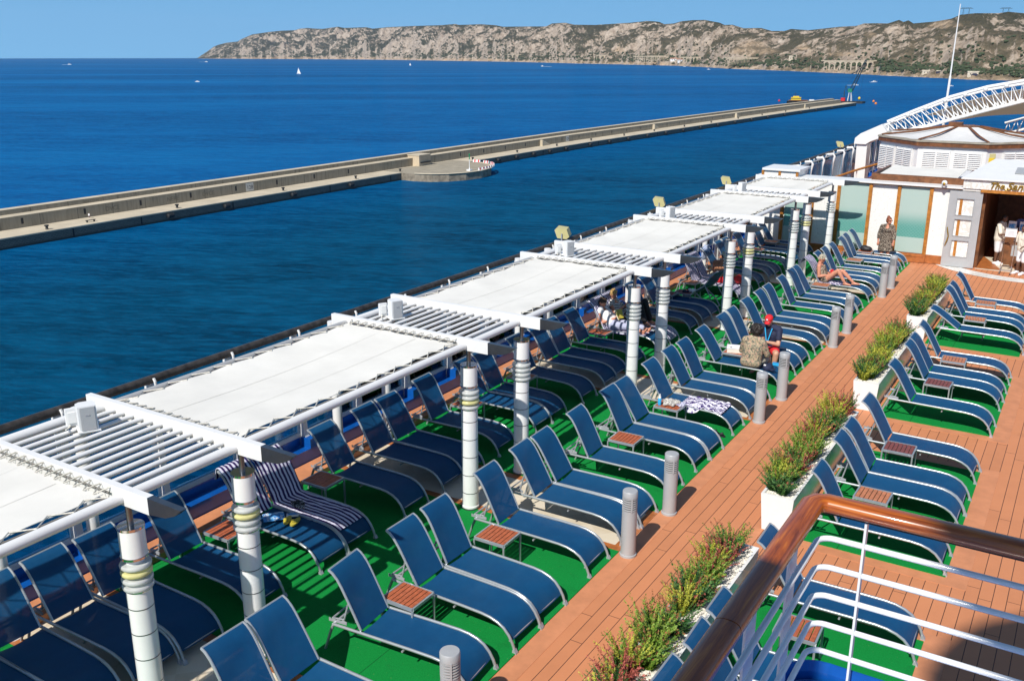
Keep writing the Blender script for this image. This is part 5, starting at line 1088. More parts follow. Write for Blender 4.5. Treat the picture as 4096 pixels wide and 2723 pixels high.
for k, fr in ((4, .22), (4, .68), (5, .28), (5, .74), (6, .5)):
    p, q = octp(Ri)[k], octp(Ri)[(k + 1) % 8]; c = Vector(p).lerp(Vector(q), fr); t = (Vector(q) - Vector(p)).normalized(); an = math.atan2(t.y, t.x); nrm = Vector((t.y, -t.x))
    mm = Matrix.Translation((c.x + nrm.x * .03, c.y + nrm.y * .03, 0)) @ Matrix.Rotation(an, 4, 'Z')
    b = MB(); b.bb(-.5, .5, -.02, .02, 1.75, 2.75); b.bb(-.03, .03, -.045, -.02, 1.75, 2.75); b.bb(-.5, -.46, -.045, -.02, 1.75, 2.75); b.bb(.46, .5, -.045, -.02, 1.75, 2.75); b.v = [tuple(mm @ Vector(v)) for v in b.v]; sh = b.build('shutter', 'white', cb_)
    b = MB()
    for i in range(13):
        for s in (-1, 1): b.box((s * .245, -.045, 1.82 + i * .072), (.42, .05, .012), rx=math.radians(35))
    b.v = [tuple(mm @ Vector(v)) for v in b.v]; b.build('louvre', 'white', sh)
o = thing('notice', 'small yellow notice on the white cabin wall', 'sign', (-3.55, 40.2, 2.5)); b = MB(); b.box((0, 0, 0), (.26, .03, .42), rz=math.radians(24)); b.build('plate', 'ivory_plastic', o); b = MB(); b.box((0, -.02, -.05), (.2, .03, .2), rz=math.radians(24)); b.build('panel', 'yellow', o)
# white arch truss
tr = thing('arch_truss', 'white tubular arch truss spanning the deck beyond the bar', 'truss', (0, 0, 0))
up = [(-8.46, 3.29), (-7.35, 3.82), (-5.98, 4.43), (-4.59, 4.87), (-3.19, 5.16), (-1.7, 5.38), (.3, 5.5)]
lo = [(-8.27, 2.95), (-6.87, 3.25), (-5.49, 3.72), (-4.1, 4.16), (-3.09, 4.47), (-1.7, 4.72), (.3, 4.88)]
def pl_at(P, t):
    i = min(len(P) - 2, int(t * (len(P) - 1))); f = t * (len(P) - 1) - i; return (P[i][0] * (1 - f) + P[i + 1][0] * f, P[i][1] * (1 - f) + P[i + 1][1] * f)
Y0, Y1 = 45, 46.3; b = MB()
b.tube([(x, (Y0 + Y1) / 2, z + .12) for x, z in up], .075, 10); b.tube([(x, Y0, z) for x, z in lo], .065, 10); b.tube([(x, Y1, z) for x, z in lo], .065, 10); b.tube([(x, Y0 + .2, z) for x, z in up], .045, 8); b.tube([(x, Y1 - .2, z) for x, z in up], .045, 8); b.build('chord', 'white', tr, True)
b = MB(); n = 22
for i in range(n):
    a, c = pl_at(lo, i / n), pl_at(lo, (i + 1) / n); m_ = pl_at(up, (i + .5) / n)
    for y, yu in ((Y0, Y0 + .2), (Y1, Y1 - .2)): b.tube([(a[0], y, a[1]), (m_[0], yu, m_[1]), (c[0], y, c[1])], .032, 6)
    b.tube([(a[0], Y0, a[1]), (c[0], Y1, c[1])], .025, 5); b.tube([(a[0], Y0, a[1]), (a[0], Y1, a[1])], .025, 5)
b.build('bracing', 'white', tr)
b = MB()
for i in range(1, n, 2): m_ = pl_at(up, i / n); b.ell((m_[0], Y0 + .1, m_[1] + .04), (.09, .12, .09), 8, 6)
b.build('node', 'white', tr, True)
b = MB(); b.prism([(-9.6, 2.46), (-9.58, 2.72), (-9.35, 2.93), (-8.5, 3.36), (-8.15, 2.92), (-8.9, 2.6), (-9.1, 2.46)], Y0 - .35, Y1 + .2, lambda u, v, z: (u, z, v)); b.build('end_casing', 'white', tr)
b = MB(); b.prism([(-9.45, 0), (-9.0, 0), (-9.05, 2.46), (-9.5, 2.46)], Y0 - .25, Y0 + .5, lambda u, v, z: (u, z, v)); b.build('foot', 'white', tr)
o = thing('deck_sail', 'pale fabric roof stretched behind the white truss', 'canopy', (0, 0, 0)); b = MB(); b.sheet(lambda u, v: (-7.0 + 7.3 * u, 46.5 + 9 * v, pl_at(up, min(1, .17 + u * .83))[1] - .12 - (1.5 * u + .75) * v + .12 * math.sin(PI * v)), 12, 8, .02); b.build('fabric', 'sailcloth', o, True)
o = thing('white_screen', 'low white curved screen beyond the cabin roof', 'screen', (0, 0, 0)); b = MB(); b.tube([(-9.2, 50, 1.7), (-7, 50.4, 1.9), (-3, 50.8, 2.0), (1.5, 50.8, 2.0)], .55, 10, flat=1.3); b.build('panel', 'white', o, True)
tr2 = thing('side_truss', 'smaller white lattice truss at the right edge behind the tent roof', 'truss', (0, 0, 0)); b = MB()
for k, (yo, zo) in enumerate(((0, 0), (.6, .0), (.3, .5))): b.tube([(-3.9, 47.5 + yo, 2.9 + zo), (-2.6, 47.3 + yo, 3.35 + zo), (-.9, 47 + yo, 4.1 + zo)], .05, 8)
for i in range(10):
    t = i / 10; x = -3.9 + 3 * t; z = 2.9 + 1.2 * t; b.tube([(x, 47.5, z), (x + .15, 47.8, z + .56), (x + .3, 47.5, z + .12), (x + .15, 48.1, z + .06)], .025, 5)
b.build('pipes', 'white', tr2)
o = thing('mast', 'tall thin white whip aerial above the truss', 'antenna', (-6.25, 46.6, 0)); b = MB(); b.tube([(0, 0, 4.2), (.02, 0, 5.4)], .05, 8); b.build('base_tube', 'white', o); b = MB(); b.tube([(.02, 0, 5.4), (.05, 0, 8.4)], [.035, .018], 6); b.build('whip', 'white', o)
b = MB(); b.tube([(0, 0, 0), (0, 0, 4.25)], .06, 8); b.build('pole', 'white', o)
o = thing('rear_rail', 'curved wooden handrail beside the white truss foot', 'handrail', (0, 0, 0)); b = MB(); b.tube([(-9.9, 37.5, 1.2), (-9.5, 40, 1.35), (-8.9, 42.5, 1.55), (-8.2, 44, 1.75)], .05, 8); b.build('handrail', 'wood_frame', o, True)
for (x, y, z) in ((-9.9, 37.5, 1.2), (-9.5, 40, 1.35), (-8.9, 42.5, 1.55)): b = MB(); b.tube([(x, y, 0), (x, y, z)], .025, 6); b.build('post', 'white', o)
# blue glass screens beyond the bar
for k in range(6):
    y = 36.4 + 1.75 * k
    o = thing('side_screen', f'blue tinted glass bay of the distant railing, ' + ['first', 'second', 'third', 'fourth', 'fifth', 'last'][k] + ' beyond the bar roof', 'screen', (-9.75, y, 0), 0, 'blue glass bays beyond the bar')
    b = MB(); b.bb(0, .02, .06, 1.66, .9, 2.1); b.build('pane', 'blue_glass', o); b = MB(); b.tube([(-.1, 0, 0), (0, 0, 1.9), (.06, 0, 2.15), (.0, 0, 2.25), (-.25, 0, 2.22)], .05, 8); b.build('post', 'white', o, True)
# ---------------- foreground rail of the upper landing ----------------
RX, RY, RZ = -1.03, 4.755, 4.0
rl = thing('landing_rail', 'varnished wooden handrail with white bars around the raised landing', 'railing', (0, 0, 0))
def oval(path, w_, h_, n=18):
    P = [Vector(p) for p in path]; vs = []; gr = []; d = 0
    for i, p in enumerate(P):
        if i: d += (p - P[i - 1]).length
        t = ((P[i] - P[i - 1]).normalized() if i else Vector((0, 0, 0))) + ((P[i + 1] - P[i]).normalized() if i < len(P) - 1 else Vector((0, 0, 0))); t.normalize(); sd = Vector((t.y, -t.x, 0)).normalized()
        tt = (P[i + 1] - P[i]).normalized() if i < len(P) - 1 else (P[i] - P[i - 1]).normalized(); k = 1 / max(.5, abs(t.dot(tt)))
        for j in range(n):
            a = 2 * PI * j / n; q = abs(math.cos(a)) ** .75 * math.copysign(1, math.cos(a)); s = abs(math.sin(a)) ** .75 * math.copysign(1, math.sin(a)); s = s if s > 0 else max(-.75, s)
            vs.append(p + sd * q * w_ * k + Vector((0, 0, s * h_))); gr.append((d, q * w_ * 1.0, s * h_))
    fs = [(i * n + j, i * n + (j + 1) % n, (i + 1) * n + (j + 1) % n, (i + 1) * n + j) for i in range(len(P) - 1) for j in range(n)] + [tuple(range(n))[::-1], tuple(range((len(P) - 1) * n, len(P) * n))]
    return vs, fs, gr
def wood_rail(name, path):
    vs, fs, gr = oval(path, .061, .044); b = MB(); b.add(vs, fs); o = b.build(name, 'varnished_teak', rl, True, 60)
    at = o.data.attributes.new('grain', 'FLOAT_VECTOR', 'POINT'); at.data.foreach_set('vector', np.array(gr, np.float32).ravel()); return o
wood_rail('handrail', [(RX, -.5, RZ), (RX, 1.5, RZ), (RX, 3.36, RZ)])
wood_rail('handrail', [(RX, 3.366, RZ), (RX, 4.2, RZ), (RX, RY - .07, RZ), (RX + .022, RY - .022, RZ), (RX + .07, RY, RZ), (RX + .6, RY, RZ), (1.5, RY, RZ)])
b = MB(); b.bb(RX - .035, RX + .035, -.5, RY - .06, RZ - .046, RZ - .034); b.bb(RX + .06, 1.5, RY - .035, RY + .035, RZ - .046, RZ - .034); b.build('under_plate', 'dark', rl)
for k, z in enumerate((3.80, 3.625, 3.45, 3.272, 3.10)):
    r = .08; xi = RX + .045; yi = RY; b = MB()
    pts = [(xi, -.5, z), (xi, 2, z), (xi, yi - r, z)] + [(xi + r - r * math.cos(a), yi - r + r * math.sin(a), z) for a in [PI / 2 * i / 6 for i in range(1, 6)]] + [(xi + r, yi, z), (1.5, yi, z)]
    b.tube(pts, .0165, 10); b.build('bar', 'white_gloss', rl, True)
for (x0, x1) in ((-.76, -.748), (.35, .362)): b = MB(); b.bb(x0, x1, RY - .028, RY + .028, 2.95, RZ - .046); b.build('stanchion', 'white', rl)
for yy in (4.40, 3.72, 3.0, 2.2): b = MB(); b.bb(RX - .012, RX, yy - .075, yy + .075, 2.85, RZ - .046); b.build('flat_post', 'white', rl)
o = thing('raised_landing', 'glossy blue landing floor with rounded blue upstand at the bottom edge', 'platform', (0, 0, 0))
b = MB(); b.bb(RX - .08, 1.6, -1, 4.88, 2.66, 2.82); b.build('floor', 'blue_paint', o)
b = MB(); ro_ = .22
pts = [(RX - .07, -1), (RX - .07, 4.86 - ro_)] + [(RX - .07 + ro_ - ro_ * math.cos(PI / 2 * i / 6), 4.86 - ro_ + ro_ * math.sin(PI / 2 * i / 6)) for i in range(1, 7)] + [(1.6, 4.86)]
b.tube([(x, y, 2.90) for x, y in pts], .012, 6, flat=6.0); b.build('upstand', 'blue_paint', o)
b = MB(); pts2 = [(x + (.06 if i < 3 else .045), y - (.0 if i < 2 else .06), 2.835) for i, (x, y) in enumerate(pts)]; b.tube(pts2, .05, 8, flat=.6); b.build('cove', 'blue_paint', o, True)
# unseen shade casters, added: dome for the soft round shade, strip for the rail
o = thing('shade_dome', 'unseen white dome on a pole behind the viewpoint, added to shade the deck', 'dome', (1.3, -9.9, 0)); b = MB(); b.ell((0, 0, 20), (1.45, 1.45, 1.45), 28, 18); b.build('shade_sphere', 'white', o, True); b = MB(); b.tube([(0, 0, 0), (0, 0, 19)], .2, 8); b.build('mast', 'white', o)
o = thing('shade_strip', 'unseen narrow white strip behind the viewpoint, added to shade the rail', 'shade_strip', (0, 0, 0)); b = MB(); b.bb(-1.9, -.745, -6, -.93, 9.0, 9.06); b.build('fabric', 'canvas', o)  # added out of view, only to shade the left leg of the rail
b = MB(); b.tube([(-1.5, -5.9, 0), (-1.5, -5.9, 9)], .06, 6); b.build('post', 'white', o)
# ---------------- people ----------------
def remesh(b, name, m, parent, vox, sm=3):
    me = bpy.data.meshes.new(name); me.from_pydata(b.v, [], b.f); tmp = bpy.data.objects.new(name, me); col.objects.link(tmp)
    r = tmp.modifiers.new('r', 'REMESH'); r.mode = 'VOXEL'; r.voxel_size = vox; r.use_smooth_shade = True
    s = tmp.modifiers.new('s', 'SMOOTH'); s.factor = .5; s.iterations = sm
    dg = bpy.context.evaluated_depsgraph_get(); m2 = bpy.data.meshes.new_from_object(tmp.evaluated_get(dg)); bpy.data.objects.remove(tmp); m2.name = name
    m2.materials.clear(); m2.materials.append(M[m]); m2.polygons.foreach_set('use_smooth', [True] * len(m2.polygons))
    o = bpy.data.objects.new(name, m2); col.objects.link(o); o.parent = parent; return o
def cap(b, p0, r0, p1, r1, n=10):
    p0, p1 = Vector(p0), Vector(p1); b.ell(p0, (r0,) * 3, n, 7); b.ell(p1, (r1,) * 3, n, 7); b.tube([p0, p1], [r0, r1], n)
def bez(a, c, t): return Vector(a).lerp(Vector(c), t)
S = .93
def person(label, J, face, skin, hair, hairk, clothes, bulk=1.0, hat=None, group=None, extra=None, lean_head=0.0, hands=('rest', 'rest')):
    base = Vector(J['pelvis']); base.z = J.get('floor', 0); o = thing('person', label, 'person', base, 0, group)
    q = {k: Vector(v) - base for k, v in J.items() if k != 'floor'}
    f = Vector((*face, 0)).normalized(); rt = Vector((f.y, -f.x, 0))   # facing, and the figure's right side
    k_ = S * bulk
    # groups of tapered pieces: (p0, r0, p1, r1)
    G = {}
    ch, pe, nk, hd = q['chest'], q['pelvis'], q['neck'], q['head']; sr, sl_ = q['shR'], q['shL']
    ax = (sr - sl_).normalized(); wv = .075 * k_; fw_ = (nk - pe).normalized().cross(ax)
    G['torso'] = [(pe + ax * wv, .115 * k_, ch + ax * wv * 1.15, .112 * k_), (pe - ax * wv, .115 * k_, ch - ax * wv * 1.15, .112 * k_), (pe.lerp(ch, .35), .122 * k_, pe.lerp(ch, .6), .12 * k_)]
    G['yoke'] = [(sr - ax * .01, .062 * k_, nk - (nk - ch) * .12 + ax * .05, .050 * k_), (sl_ + ax * .01, .062 * k_, nk - (nk - ch) * .12 - ax * .05, .050 * k_)]
    G['upchest'] = [(ch, .112 * k_, nk - (nk - ch) * .25, .07 * k_)]
    G['hips'] = [(q['hipR'], .105 * k_, q['hipL'], .105 * k_), (pe + ax * wv, .12 * k_, pe - ax * wv, .12 * k_)]
    G['neck'] = [(nk - (nk - ch) * .12, .056 * S, hd - (hd - nk) * .35, .05 * S)]
    if 'bust' in J or (extra and extra.get('bust')): G['torso'] += [(ch + ax * .07 * S + fw_ * .07 * S, .075 * S, ch + ax * .06 * S + fw_ * .05 * S, .08 * S), (ch - ax * .07 * S + fw_ * .07 * S, .075 * S, ch - ax * .06 * S + fw_ * .05 * S, .08 * S)]
    for s in 'RL':
        G['upper' + s] = [(q['sh' + s], .054 * k_, q['el' + s], .042 * k_)]
        G['fore' + s] = [(q['el' + s], .042 * k_, q['el' + s].lerp(q['wr' + s], .35), .041 * k_), (q['el' + s].lerp(q['wr' + s], .35), .041 * k_, q['wr' + s], .027 * S)]
        G['thigh' + s] = [(q['hip' + s], .095 * k_, q['kn' + s], .06 * k_)]
        G['calf' + s] = [(q['kn' + s], .06 * k_, q['kn' + s].lerp(q['an' + s], .3), .059 * k_), (q['kn' + s].lerp(q['an' + s], .3), .059 * k_, q['an' + s], .036 * S)]
        to = q['toe' + s]; an = q['an' + s]; dirf = (to - an); lat = Vector((dirf.y, -dirf.x, 0)).normalized() * .02 * S
        G['foot' + s] = [(an - dirf * .18 - Vector((0, 0, .035 * S)), .034 * S, an.lerp(to, .7) + lat, .03 * S), (an.lerp(to, .6) - lat, .03 * S, to, .02 * S), (an, .036 * S, an.lerp(to, .45), .032 * S), (an.lerp(to, .7) + lat, .026 * S, to + lat, .018 * S)]
    B = MB()
    for g in G.values():
        for c in g: cap(B, *c)
    # head with jaw, nose, ears
    hf = (f + Vector((0, 0, -lean_head))).normalized(); hu = (hd - nk).normalized(); hu = (Vector((0, 0, 1)) * .75 + hu * .25).normalized(); hu = (hu - hf * hu.dot(hf)).normalized(); hr = hf.cross(hu)
    HR = Matrix((hr, hf, hu)).transposed()
    hp = lambda x, y, z: hd + hr * x * S + hf * y * S + hu * z * S
    B.ell(hd, (.076 * S, .095 * S, .105 * S), 14, 10, HR); B.ell(hp(0, .028, -.06), (.056 * S, .064 * S, .062 * S), 12, 8, HR)
    cap(B, hp(0, .092, .0), .010 * S, hp(0, .108, -.03), .017 * S, 8)
    for s in (-1, 1): B.ell(hp(s * .078, -.005, -.01), (.013 * S, .022 * S, .032 * S), 8, 6, HR); cap(B, hp(s * .035, .078, .022), .018 * S, hp(s * .012, .088, .022), .018 * S, 6)
    # hands: palm, four fingers of unequal length, thumb on the palm's side
    for s in 'RL':
        w_ = q['wr' + s]; d = (w_ - q['el' + s]).normalized(); hd_ = J.get('hand' + s); d = (Vector(hd_) - base - w_).normalized() if hd_ else d
        side = d.cross(Vector((0, 0, 1))); side = side.normalized() if side.length > .1 else rt.copy(); nrm = side.cross(d).normalized(); inner = side if (side.dot(rt) < 0) == (s == 'R') else -side
        pc = w_ + d * .05 * S; cap(B, w_ + d * .015 * S, .026 * S, w_ + d * .07 * S + side * .016 * S, .019 * S, 8); cap(B, w_ + d * .02 * S, .024 * S, w_ + d * .07 * S - side * .018 * S, .018 * S, 8)
        for i, ln in enumerate((.062, .074, .07, .054)):
            a0 = w_ + d * .075 * S + inner * (.027 - .018 * i) * S; m1 = a0 + (d * .92 - nrm * .28).normalized() * ln * .5 * S; m2_ = m1 + (d * .55 - nrm * .8).normalized() * ln * .5 * S
            cap(B, a0, .0105 * S, m1, .0098 * S, 6); cap(B, m1, .0098 * S, m2_, .008 * S, 6)
        t0 = w_ + d * .025 * S + inner * .026 * S; t1 = t0 + (d * .6 + inner * .7 - nrm * .2).normalized() * .036 * S; cap(B, t0, .013 * S, t1, .011 * S, 6); cap(B, t1, .011 * S, t1 + (d * .9 + inner * .2 - nrm * .3).normalized() * .03 * S, .009 * S, 6)
    body = remesh(B, 'body', skin, o, .0095, 3)
    b = MB()
    for s in (-1, 1): b.ell(hp(s * .032, .082, .008), (.012 * S, .008 * S, .007 * S), 8, 6, HR)
    b.build('eyes', 'dark', o, True); b = MB(); b.ell(hp(0, .093, -.055), (.024 * S, .008 * S, .008 * S), 8, 6, HR); b.build('mouth', 'skin_red', o, True)
    if hair:
        b = MB(); rs = random.Random(len(label))
        if hairk == 'short':
            b.ell(hp(0, -.014, .03), (.085 * S, .098 * S, .094 * S), 14, 9, HR); b.ell(hp(0, -.045, -.02), (.078 * S, .068 * S, .08 * S), 12, 8, HR)
            for s in (-1, 1): b.ell(hp(s * .062, -.005, .015), (.026 * S, .045 * S, .05 * S), 8, 6, HR)
            for i in range(16): a = rs.uniform(0, 6.28); b.ell(hp(.07 * math.cos(a), -.015 + .075 * math.sin(a), .07 + rs.uniform(-.03, .03)), (.026 * S,) * 3, 7, 5)
        elif hairk == 'curly':
            b.ell(hp(0, -.02, .02), (.115 * S, .12 * S, .115 * S), 14, 9, HR)
            for i in range(170):
                v = Vector((rs.gauss(0, 1), rs.gauss(-.35, 1), rs.gauss(.15, 1))).normalized()
                if v.y > .55 and v.z < .5: continue
                b.ell(hp(v.x * .128, -.02 + v.y * .128, .02 + v.z * .125), (rs.uniform(.013, .025) * S,) * 3, 7, 5)
        elif hairk == 'up':
            b.ell(hp(0, -.016, .03), (.086 * S, .10 * S, .095 * S), 14, 9, HR); b.ell(hp(0, -.05, -.015), (.08 * S, .066 * S, .085 * S), 12, 8, HR); b.ell(hp(0, -.05, .12), (.05 * S, .05 * S, .04 * S), 10, 7, HR)
            for s in (-1, 1): b.ell(hp(s * .066, .0, .0), (.022 * S, .045 * S, .065 * S), 8, 6, HR)
        elif hairk == 'cropped': b.ell(hp(0, -.014, .022), (.080 * S, .094 * S, .092 * S), 14, 9, HR); b.ell(hp(0, -.04, -.02), (.074 * S, .062 * S, .07 * S), 12, 8, HR)
        remesh(b, 'hair', hair, o, .009, 2 if hairk != 'curly' else 1)
    for (nm, m_, parts, infl) in clothes:
        b = MB()
        for pt in parts:
            key, t0, t1 = (pt, 0, 1) if isinstance(pt, str) else pt
            gs = G[key]
            if t0 == 0 and t1 == 1:
                for (a, r0, c, r1) in gs: cap(b, a, r0 + infl, c, r1 + infl)
            else:
                a, c = Vector(gs[0][0]), Vector(gs[-1][2]); r0, r1 = gs[0][1], gs[-1][3]; cap(b, a.lerp(c, t0), r0 + (r1 - r0) * t0 + infl, a.lerp(c, t1), r0 + (r1 - r0) * t1 + infl * 1.2)
        if extra and nm in extra:
            for c in extra[nm]: cap(b, Vector(c[0]) - base, c[1], Vector(c[2]) - base, c[3])
        if extra and nm + '_skirt' in extra:
            for c in extra[nm + '_skirt']: b.tube([Vector(c[0]) - base, Vector(c[2]) - base, Vector(c[4]) - base], [c[1], c[3], c[5]], 20, flat=.62, upv=(0, 1, 0))
        remesh(b, nm, m_, o, .011, 2)
    if extra and extra.get('shades'):
        b = MB()
        for s in (-1, 1): b.ell(hp(s * .033, .092, .008), (.028 * S, .012 * S, .02 * S), 10, 6, HR); b.tube([hp(s * .06, .085, .01), hp(s * .08, .0, .012)], .004, 4)
        b.tube([hp(-.02, .098, .012), hp(.02, .098, .012)], .004, 4); b.build('sunglasses', 'dark', o, True)
    if hat:
        b = MB()
        if hat[0] == 'cap':
            b.ell(hp(0, -.008, .045), (.092 * S, .106 * S, .088 * S), 16, 10, HR); ob = remesh(b, 'cap_crown', hat[1], o, .009, 2)
            b = MB(); b.sheet(lambda u, v: tuple(hp((u - .5) * .15 * (1 - .25 * v * v), .075 + .085 * v - .05 * abs(u - .5) ** 2 * 4 * (1 - v * .2), .045 - .035 * v - .10 * (u - .5) ** 2)), 10, 5, .006); b.build('cap_visor', hat[1], ob, True)
            b = MB(); b.ell(hp(0, .089, .075), (.026 * S, .014 * S, .02 * S), 8, 6, HR); b.build('cap_badge', 'cloth_white', ob, True)
        else:
            b = MB(); prof = [(.125, .005), (.128, .0), (.10, .03), (.098, .09), (.08, .118), (0, .122)]; k = len(prof); n = 20; vs = []
            for r, z in prof:
                for j in range(n): a = 2 * PI * j / n; vs.append(hp(r * math.cos(a), -.005 + r * 1.12 * math.sin(a), z + .01))
            b.add(vs, [(i * n + j, i * n + (j + 1) % n, (i + 1) * n + (j + 1) % n, (i + 1) * n + j) for i in range(k - 1) for j in range(n)]); b.build('sun_hat', hat[1], o, True)
    return o, q, base, hp
def mir(d): return d
arms = lambda: None
# standing woman in printed tunic
X, Y = -5.30, 30.55
person('woman in brown printed tunic standing before the bar wall, head turned right', dict(pelvis=(X, Y, .80), chest=(X, Y - .01, 1.10), neck=(X + .01, Y, 1.27), head=(X + .03, Y - .03, 1.41), shR=(X - .165, Y, 1.21), shL=(X + .165, Y, 1.21), elR=(X - .235, Y, .96), elL=(X + .235, Y, .96), wrR=(X - .225, Y - .06, .74), wrL=(X + .225, Y - .06, .74), hipR=(X - .08, Y, .77), hipL=(X + .08, Y, .77), knR=(X - .085, Y - .02, .43), knL=(X + .09, Y - .02, .43), anR=(X - .09, Y, .07), anL=(X + .1, Y + .01, .07), toeR=(X - .11, Y - .16, .02), toeL=(X + .13, Y - .15, .02)), (.75, -.65), 'skin_red', 'hair_red', 'up',
       [('tunic', 'dress_print', ['torso', 'yoke', 'upperR', 'upperL', ('foreR', 0, .5), ('foreL', 0, .5)], .012)], .98, extra=dict(bust=1, shades=1, tunic_skirt=[((X, Y, 1.0), .165, (X, Y, .74), .20, (X, Y, .46), .225)]))
# man in red cap, facing the viewer, hands together
X, Y = -5.28, 18.66
mn = person('man in red cap and navy shirt seated facing the curly haired woman', dict(pelvis=(X, Y, .47), chest=(X + .0, Y - .06, .77), neck=(X, Y - .10, .96), head=(X - .01, Y - .17, 1.09), shR=(X - .195, Y - .08, .89), shL=(X + .195, Y - .08, .89), elR=(X - .25, Y - .22, .64), elL=(X + .235, Y - .22, .62), wrR=(X - .06, Y - .38, .70), wrL=(X - .0, Y - .38, .69), handR=(X - .03, Y - .42, .80), handL=(X - .035, Y - .42, .80), hipR=(X - .10, Y - .04, .45), hipL=(X + .10, Y - .04, .45), knR=(X - .23, Y - .40, .47), knL=(X + .25, Y - .38, .47), anR=(X - .16, Y - .36, .07), anL=(X + .2, Y - .34, .07), toeR=(X - .2, Y - .54, .02), toeL=(X + .25, Y - .52, .02)), (-.1, -1), 'skin', 'hair_brown', 'cropped',
       [('polo_shirt', 'cloth_navy', ['torso', 'yoke', 'upchest', ('upperR', 0, .62), ('upperL', 0, .62)], .016), ('shorts', 'cloth_red', ['hips', ('thighR', 0, .62), ('thighL', 0, .62)], .018)], 1.08, hat=('cap', 'cloth_red'), lean_head=.45, extra=dict(shades=1))
o, q, base, hp = mn
b = MB(); n_ = Vector((X, Y - .17, .93)) - base
b.sheet(lambda u, v: (n_.x - .075 + .07 * v + (u - .5) * .02, n_.y - .01 - .045 * v, n_.z + .0 - .33 * v), 1, 6, .004); b.sheet(lambda u, v: (n_.x + .075 - .075 * v + (u - .5) * .02, n_.y - .01 - .05 * v, n_.z - .33 * v), 1, 6, .004); b.build('lanyard', 'cyan', o)
b = MB(); b.box((n_.x, n_.y - .07, n_.z - .40), (.07, .01, .10), rx=.15); b.build('pass_card', 'cloth_white', o)
# curly haired woman, back to the viewer
X, Y = -5.31, 17.55
person('curly dark haired woman in patterned top seated with her back to the viewer', dict(pelvis=(X, Y, .47), chest=(X + .02, Y + .03, .76), neck=(X + .03, Y + .05, .96), head=(X + .05, Y + .08, 1.10), shR=(X + .205, Y + .03, .87), shL=(X - .16, Y + .03, .88), elR=(X + .28, Y + .10, .62), elL=(X - .235, Y + .10, .63), wrR=(X + .26, Y + .28, .56), wrL=(X - .12, Y + .28, .56), hipR=(X + .09, Y + .05, .45), hipL=(X - .09, Y + .05, .45), knR=(X + .22, Y + .42, .46), knL=(X - .02, Y + .44, .46), anR=(X + .24, Y + .46, .07), anL=(X + .02, Y + .46, .07), toeR=(X + .27, Y + .6, .02), toeL=(X + .02, Y + .62, .02)), (.1, 1), 'skin', 'hair_black', 'curly',
       [('blouse', 'tunic_print', ['torso', 'yoke', 'upchest', 'hips', 'upperR', 'upperL', ('foreR', 0, .55), ('foreL', 0, .55)], .02), ('shorts', 'cloth_khaki', [('thighR', 0, .7), ('thighL', 0, .7)], .014)], 1.02, extra=dict(blouse=[((X - .1, Y - .02, .46), .12, (X + .1, Y - .02, .46), .12)]))
# sunbathing woman
X, Y = 0, 25.73
person('sunbathing woman in patterned strapless swimsuit reading on a striped towel', dict(pelvis=(-5.93, Y, .47), chest=(-6.06, Y - .01, .72), neck=(-6.10, Y - .01, .88), head=(-6.05, Y - .03, 1.00), shR=(-6.07, Y - .17, .81), shL=(-6.09, Y + .16, .82), elR=(-6.04, Y - .23, .54), elL=(-6.03, Y + .2, .56), wrR=(-5.82, Y - .13, .58), wrL=(-5.83, Y + .05, .60), hipR=(-5.90, Y - .09, .45), hipL=(-5.90, Y + .09, .45), knR=(-5.57, Y - .12, .73), knL=(-5.50, Y + .10, .69), anR=(-5.36, Y - .12, .41), anL=(-5.18, Y + .08, .40), toeR=(-5.20, Y - .14, .375), toeL=(-5.02, Y + .1, .375)), (1, -.15), 'skin_red', 'hair_grey', 'short',
       [('swimsuit', 'swim_print', ['torso', 'hips'], .008)], 1.04, lean_head=.5, extra=dict(bust=1, shades=1))
# two women reading in the shade
Y = 18.58
person('short brown haired woman in white vest reading a book on a shaded lounger', dict(pelvis=(-8.83, Y, .46), chest=(-9.05, Y, .64), neck=(-9.16, Y, .80), head=(-9.13, Y - .01, .93), shR=(-9.13, Y - .17, .73), shL=(-9.13, Y + .16, .73), elR=(-9.05, Y - .23, .50), elL=(-8.97, Y + .2, .52), wrR=(-8.81, Y - .10, .60), wrL=(-8.79, Y + .06, .62), hipR=(-8.80, Y - .09, .45), hipL=(-8.80, Y + .09, .45), knR=(-8.43, Y - .1, .47), knL=(-8.41, Y + .09, .48), anR=(-8.05, Y - .1, .41), anL=(-8.03, Y + .1, .41), toeR=(-7.96, Y - .12, .49), toeL=(-7.93, Y + .12, .49)), (1, -.2), 'skin_red', 'hair_brown', 'short',
       [('vest', 'cloth_white', ['torso', 'yoke'], .012), ('trousers', 'cloth_lilac', ['hips', 'thighR', 'thighL', ('calfR', 0, .62), ('calfL', 0, .62)], .018)], 1.05, lean_head=.6, extra=dict(bust=1))
Y = 19.18
person('blond woman in striped top and black trousers with raised knees in the shade', dict(pelvis=(-8.83, Y, .46), chest=(-9.05, Y, .68), neck=(-9.17, Y, .85), head=(-9.15, Y - .02, .99), shR=(-9.13, Y - .17, .77), shL=(-9.13, Y + .16, .77), elR=(-8.99, Y - .23, .58), elL=(-8.93, Y + .2, .6), wrR=(-8.83, Y - .06, .76), wrL=(-8.81, Y + .04, .78), hipR=(-8.80, Y - .09, .45), hipL=(-8.80, Y + .09, .45), knR=(-8.45, Y - .09, .86), knL=(-8.41, Y + .1, .88), anR=(-8.29, Y - .1, .45), anL=(-8.25, Y + .1, .45), toeR=(-8.15, Y - .11, .385), toeL=(-8.11, Y + .11, .385)), (1, -.45), 'skin_red', 'hair_blond', 'short',
       [('striped_top', 'striped_top', ['torso', 'yoke'], .014), ('trousers', 'cloth_black', ['hips', 'thighR', 'thighL', ('calfR', 0, .9), ('calfL', 0, .9)], .024)], 1.03, lean_head=.35, extra=dict(bust=1))
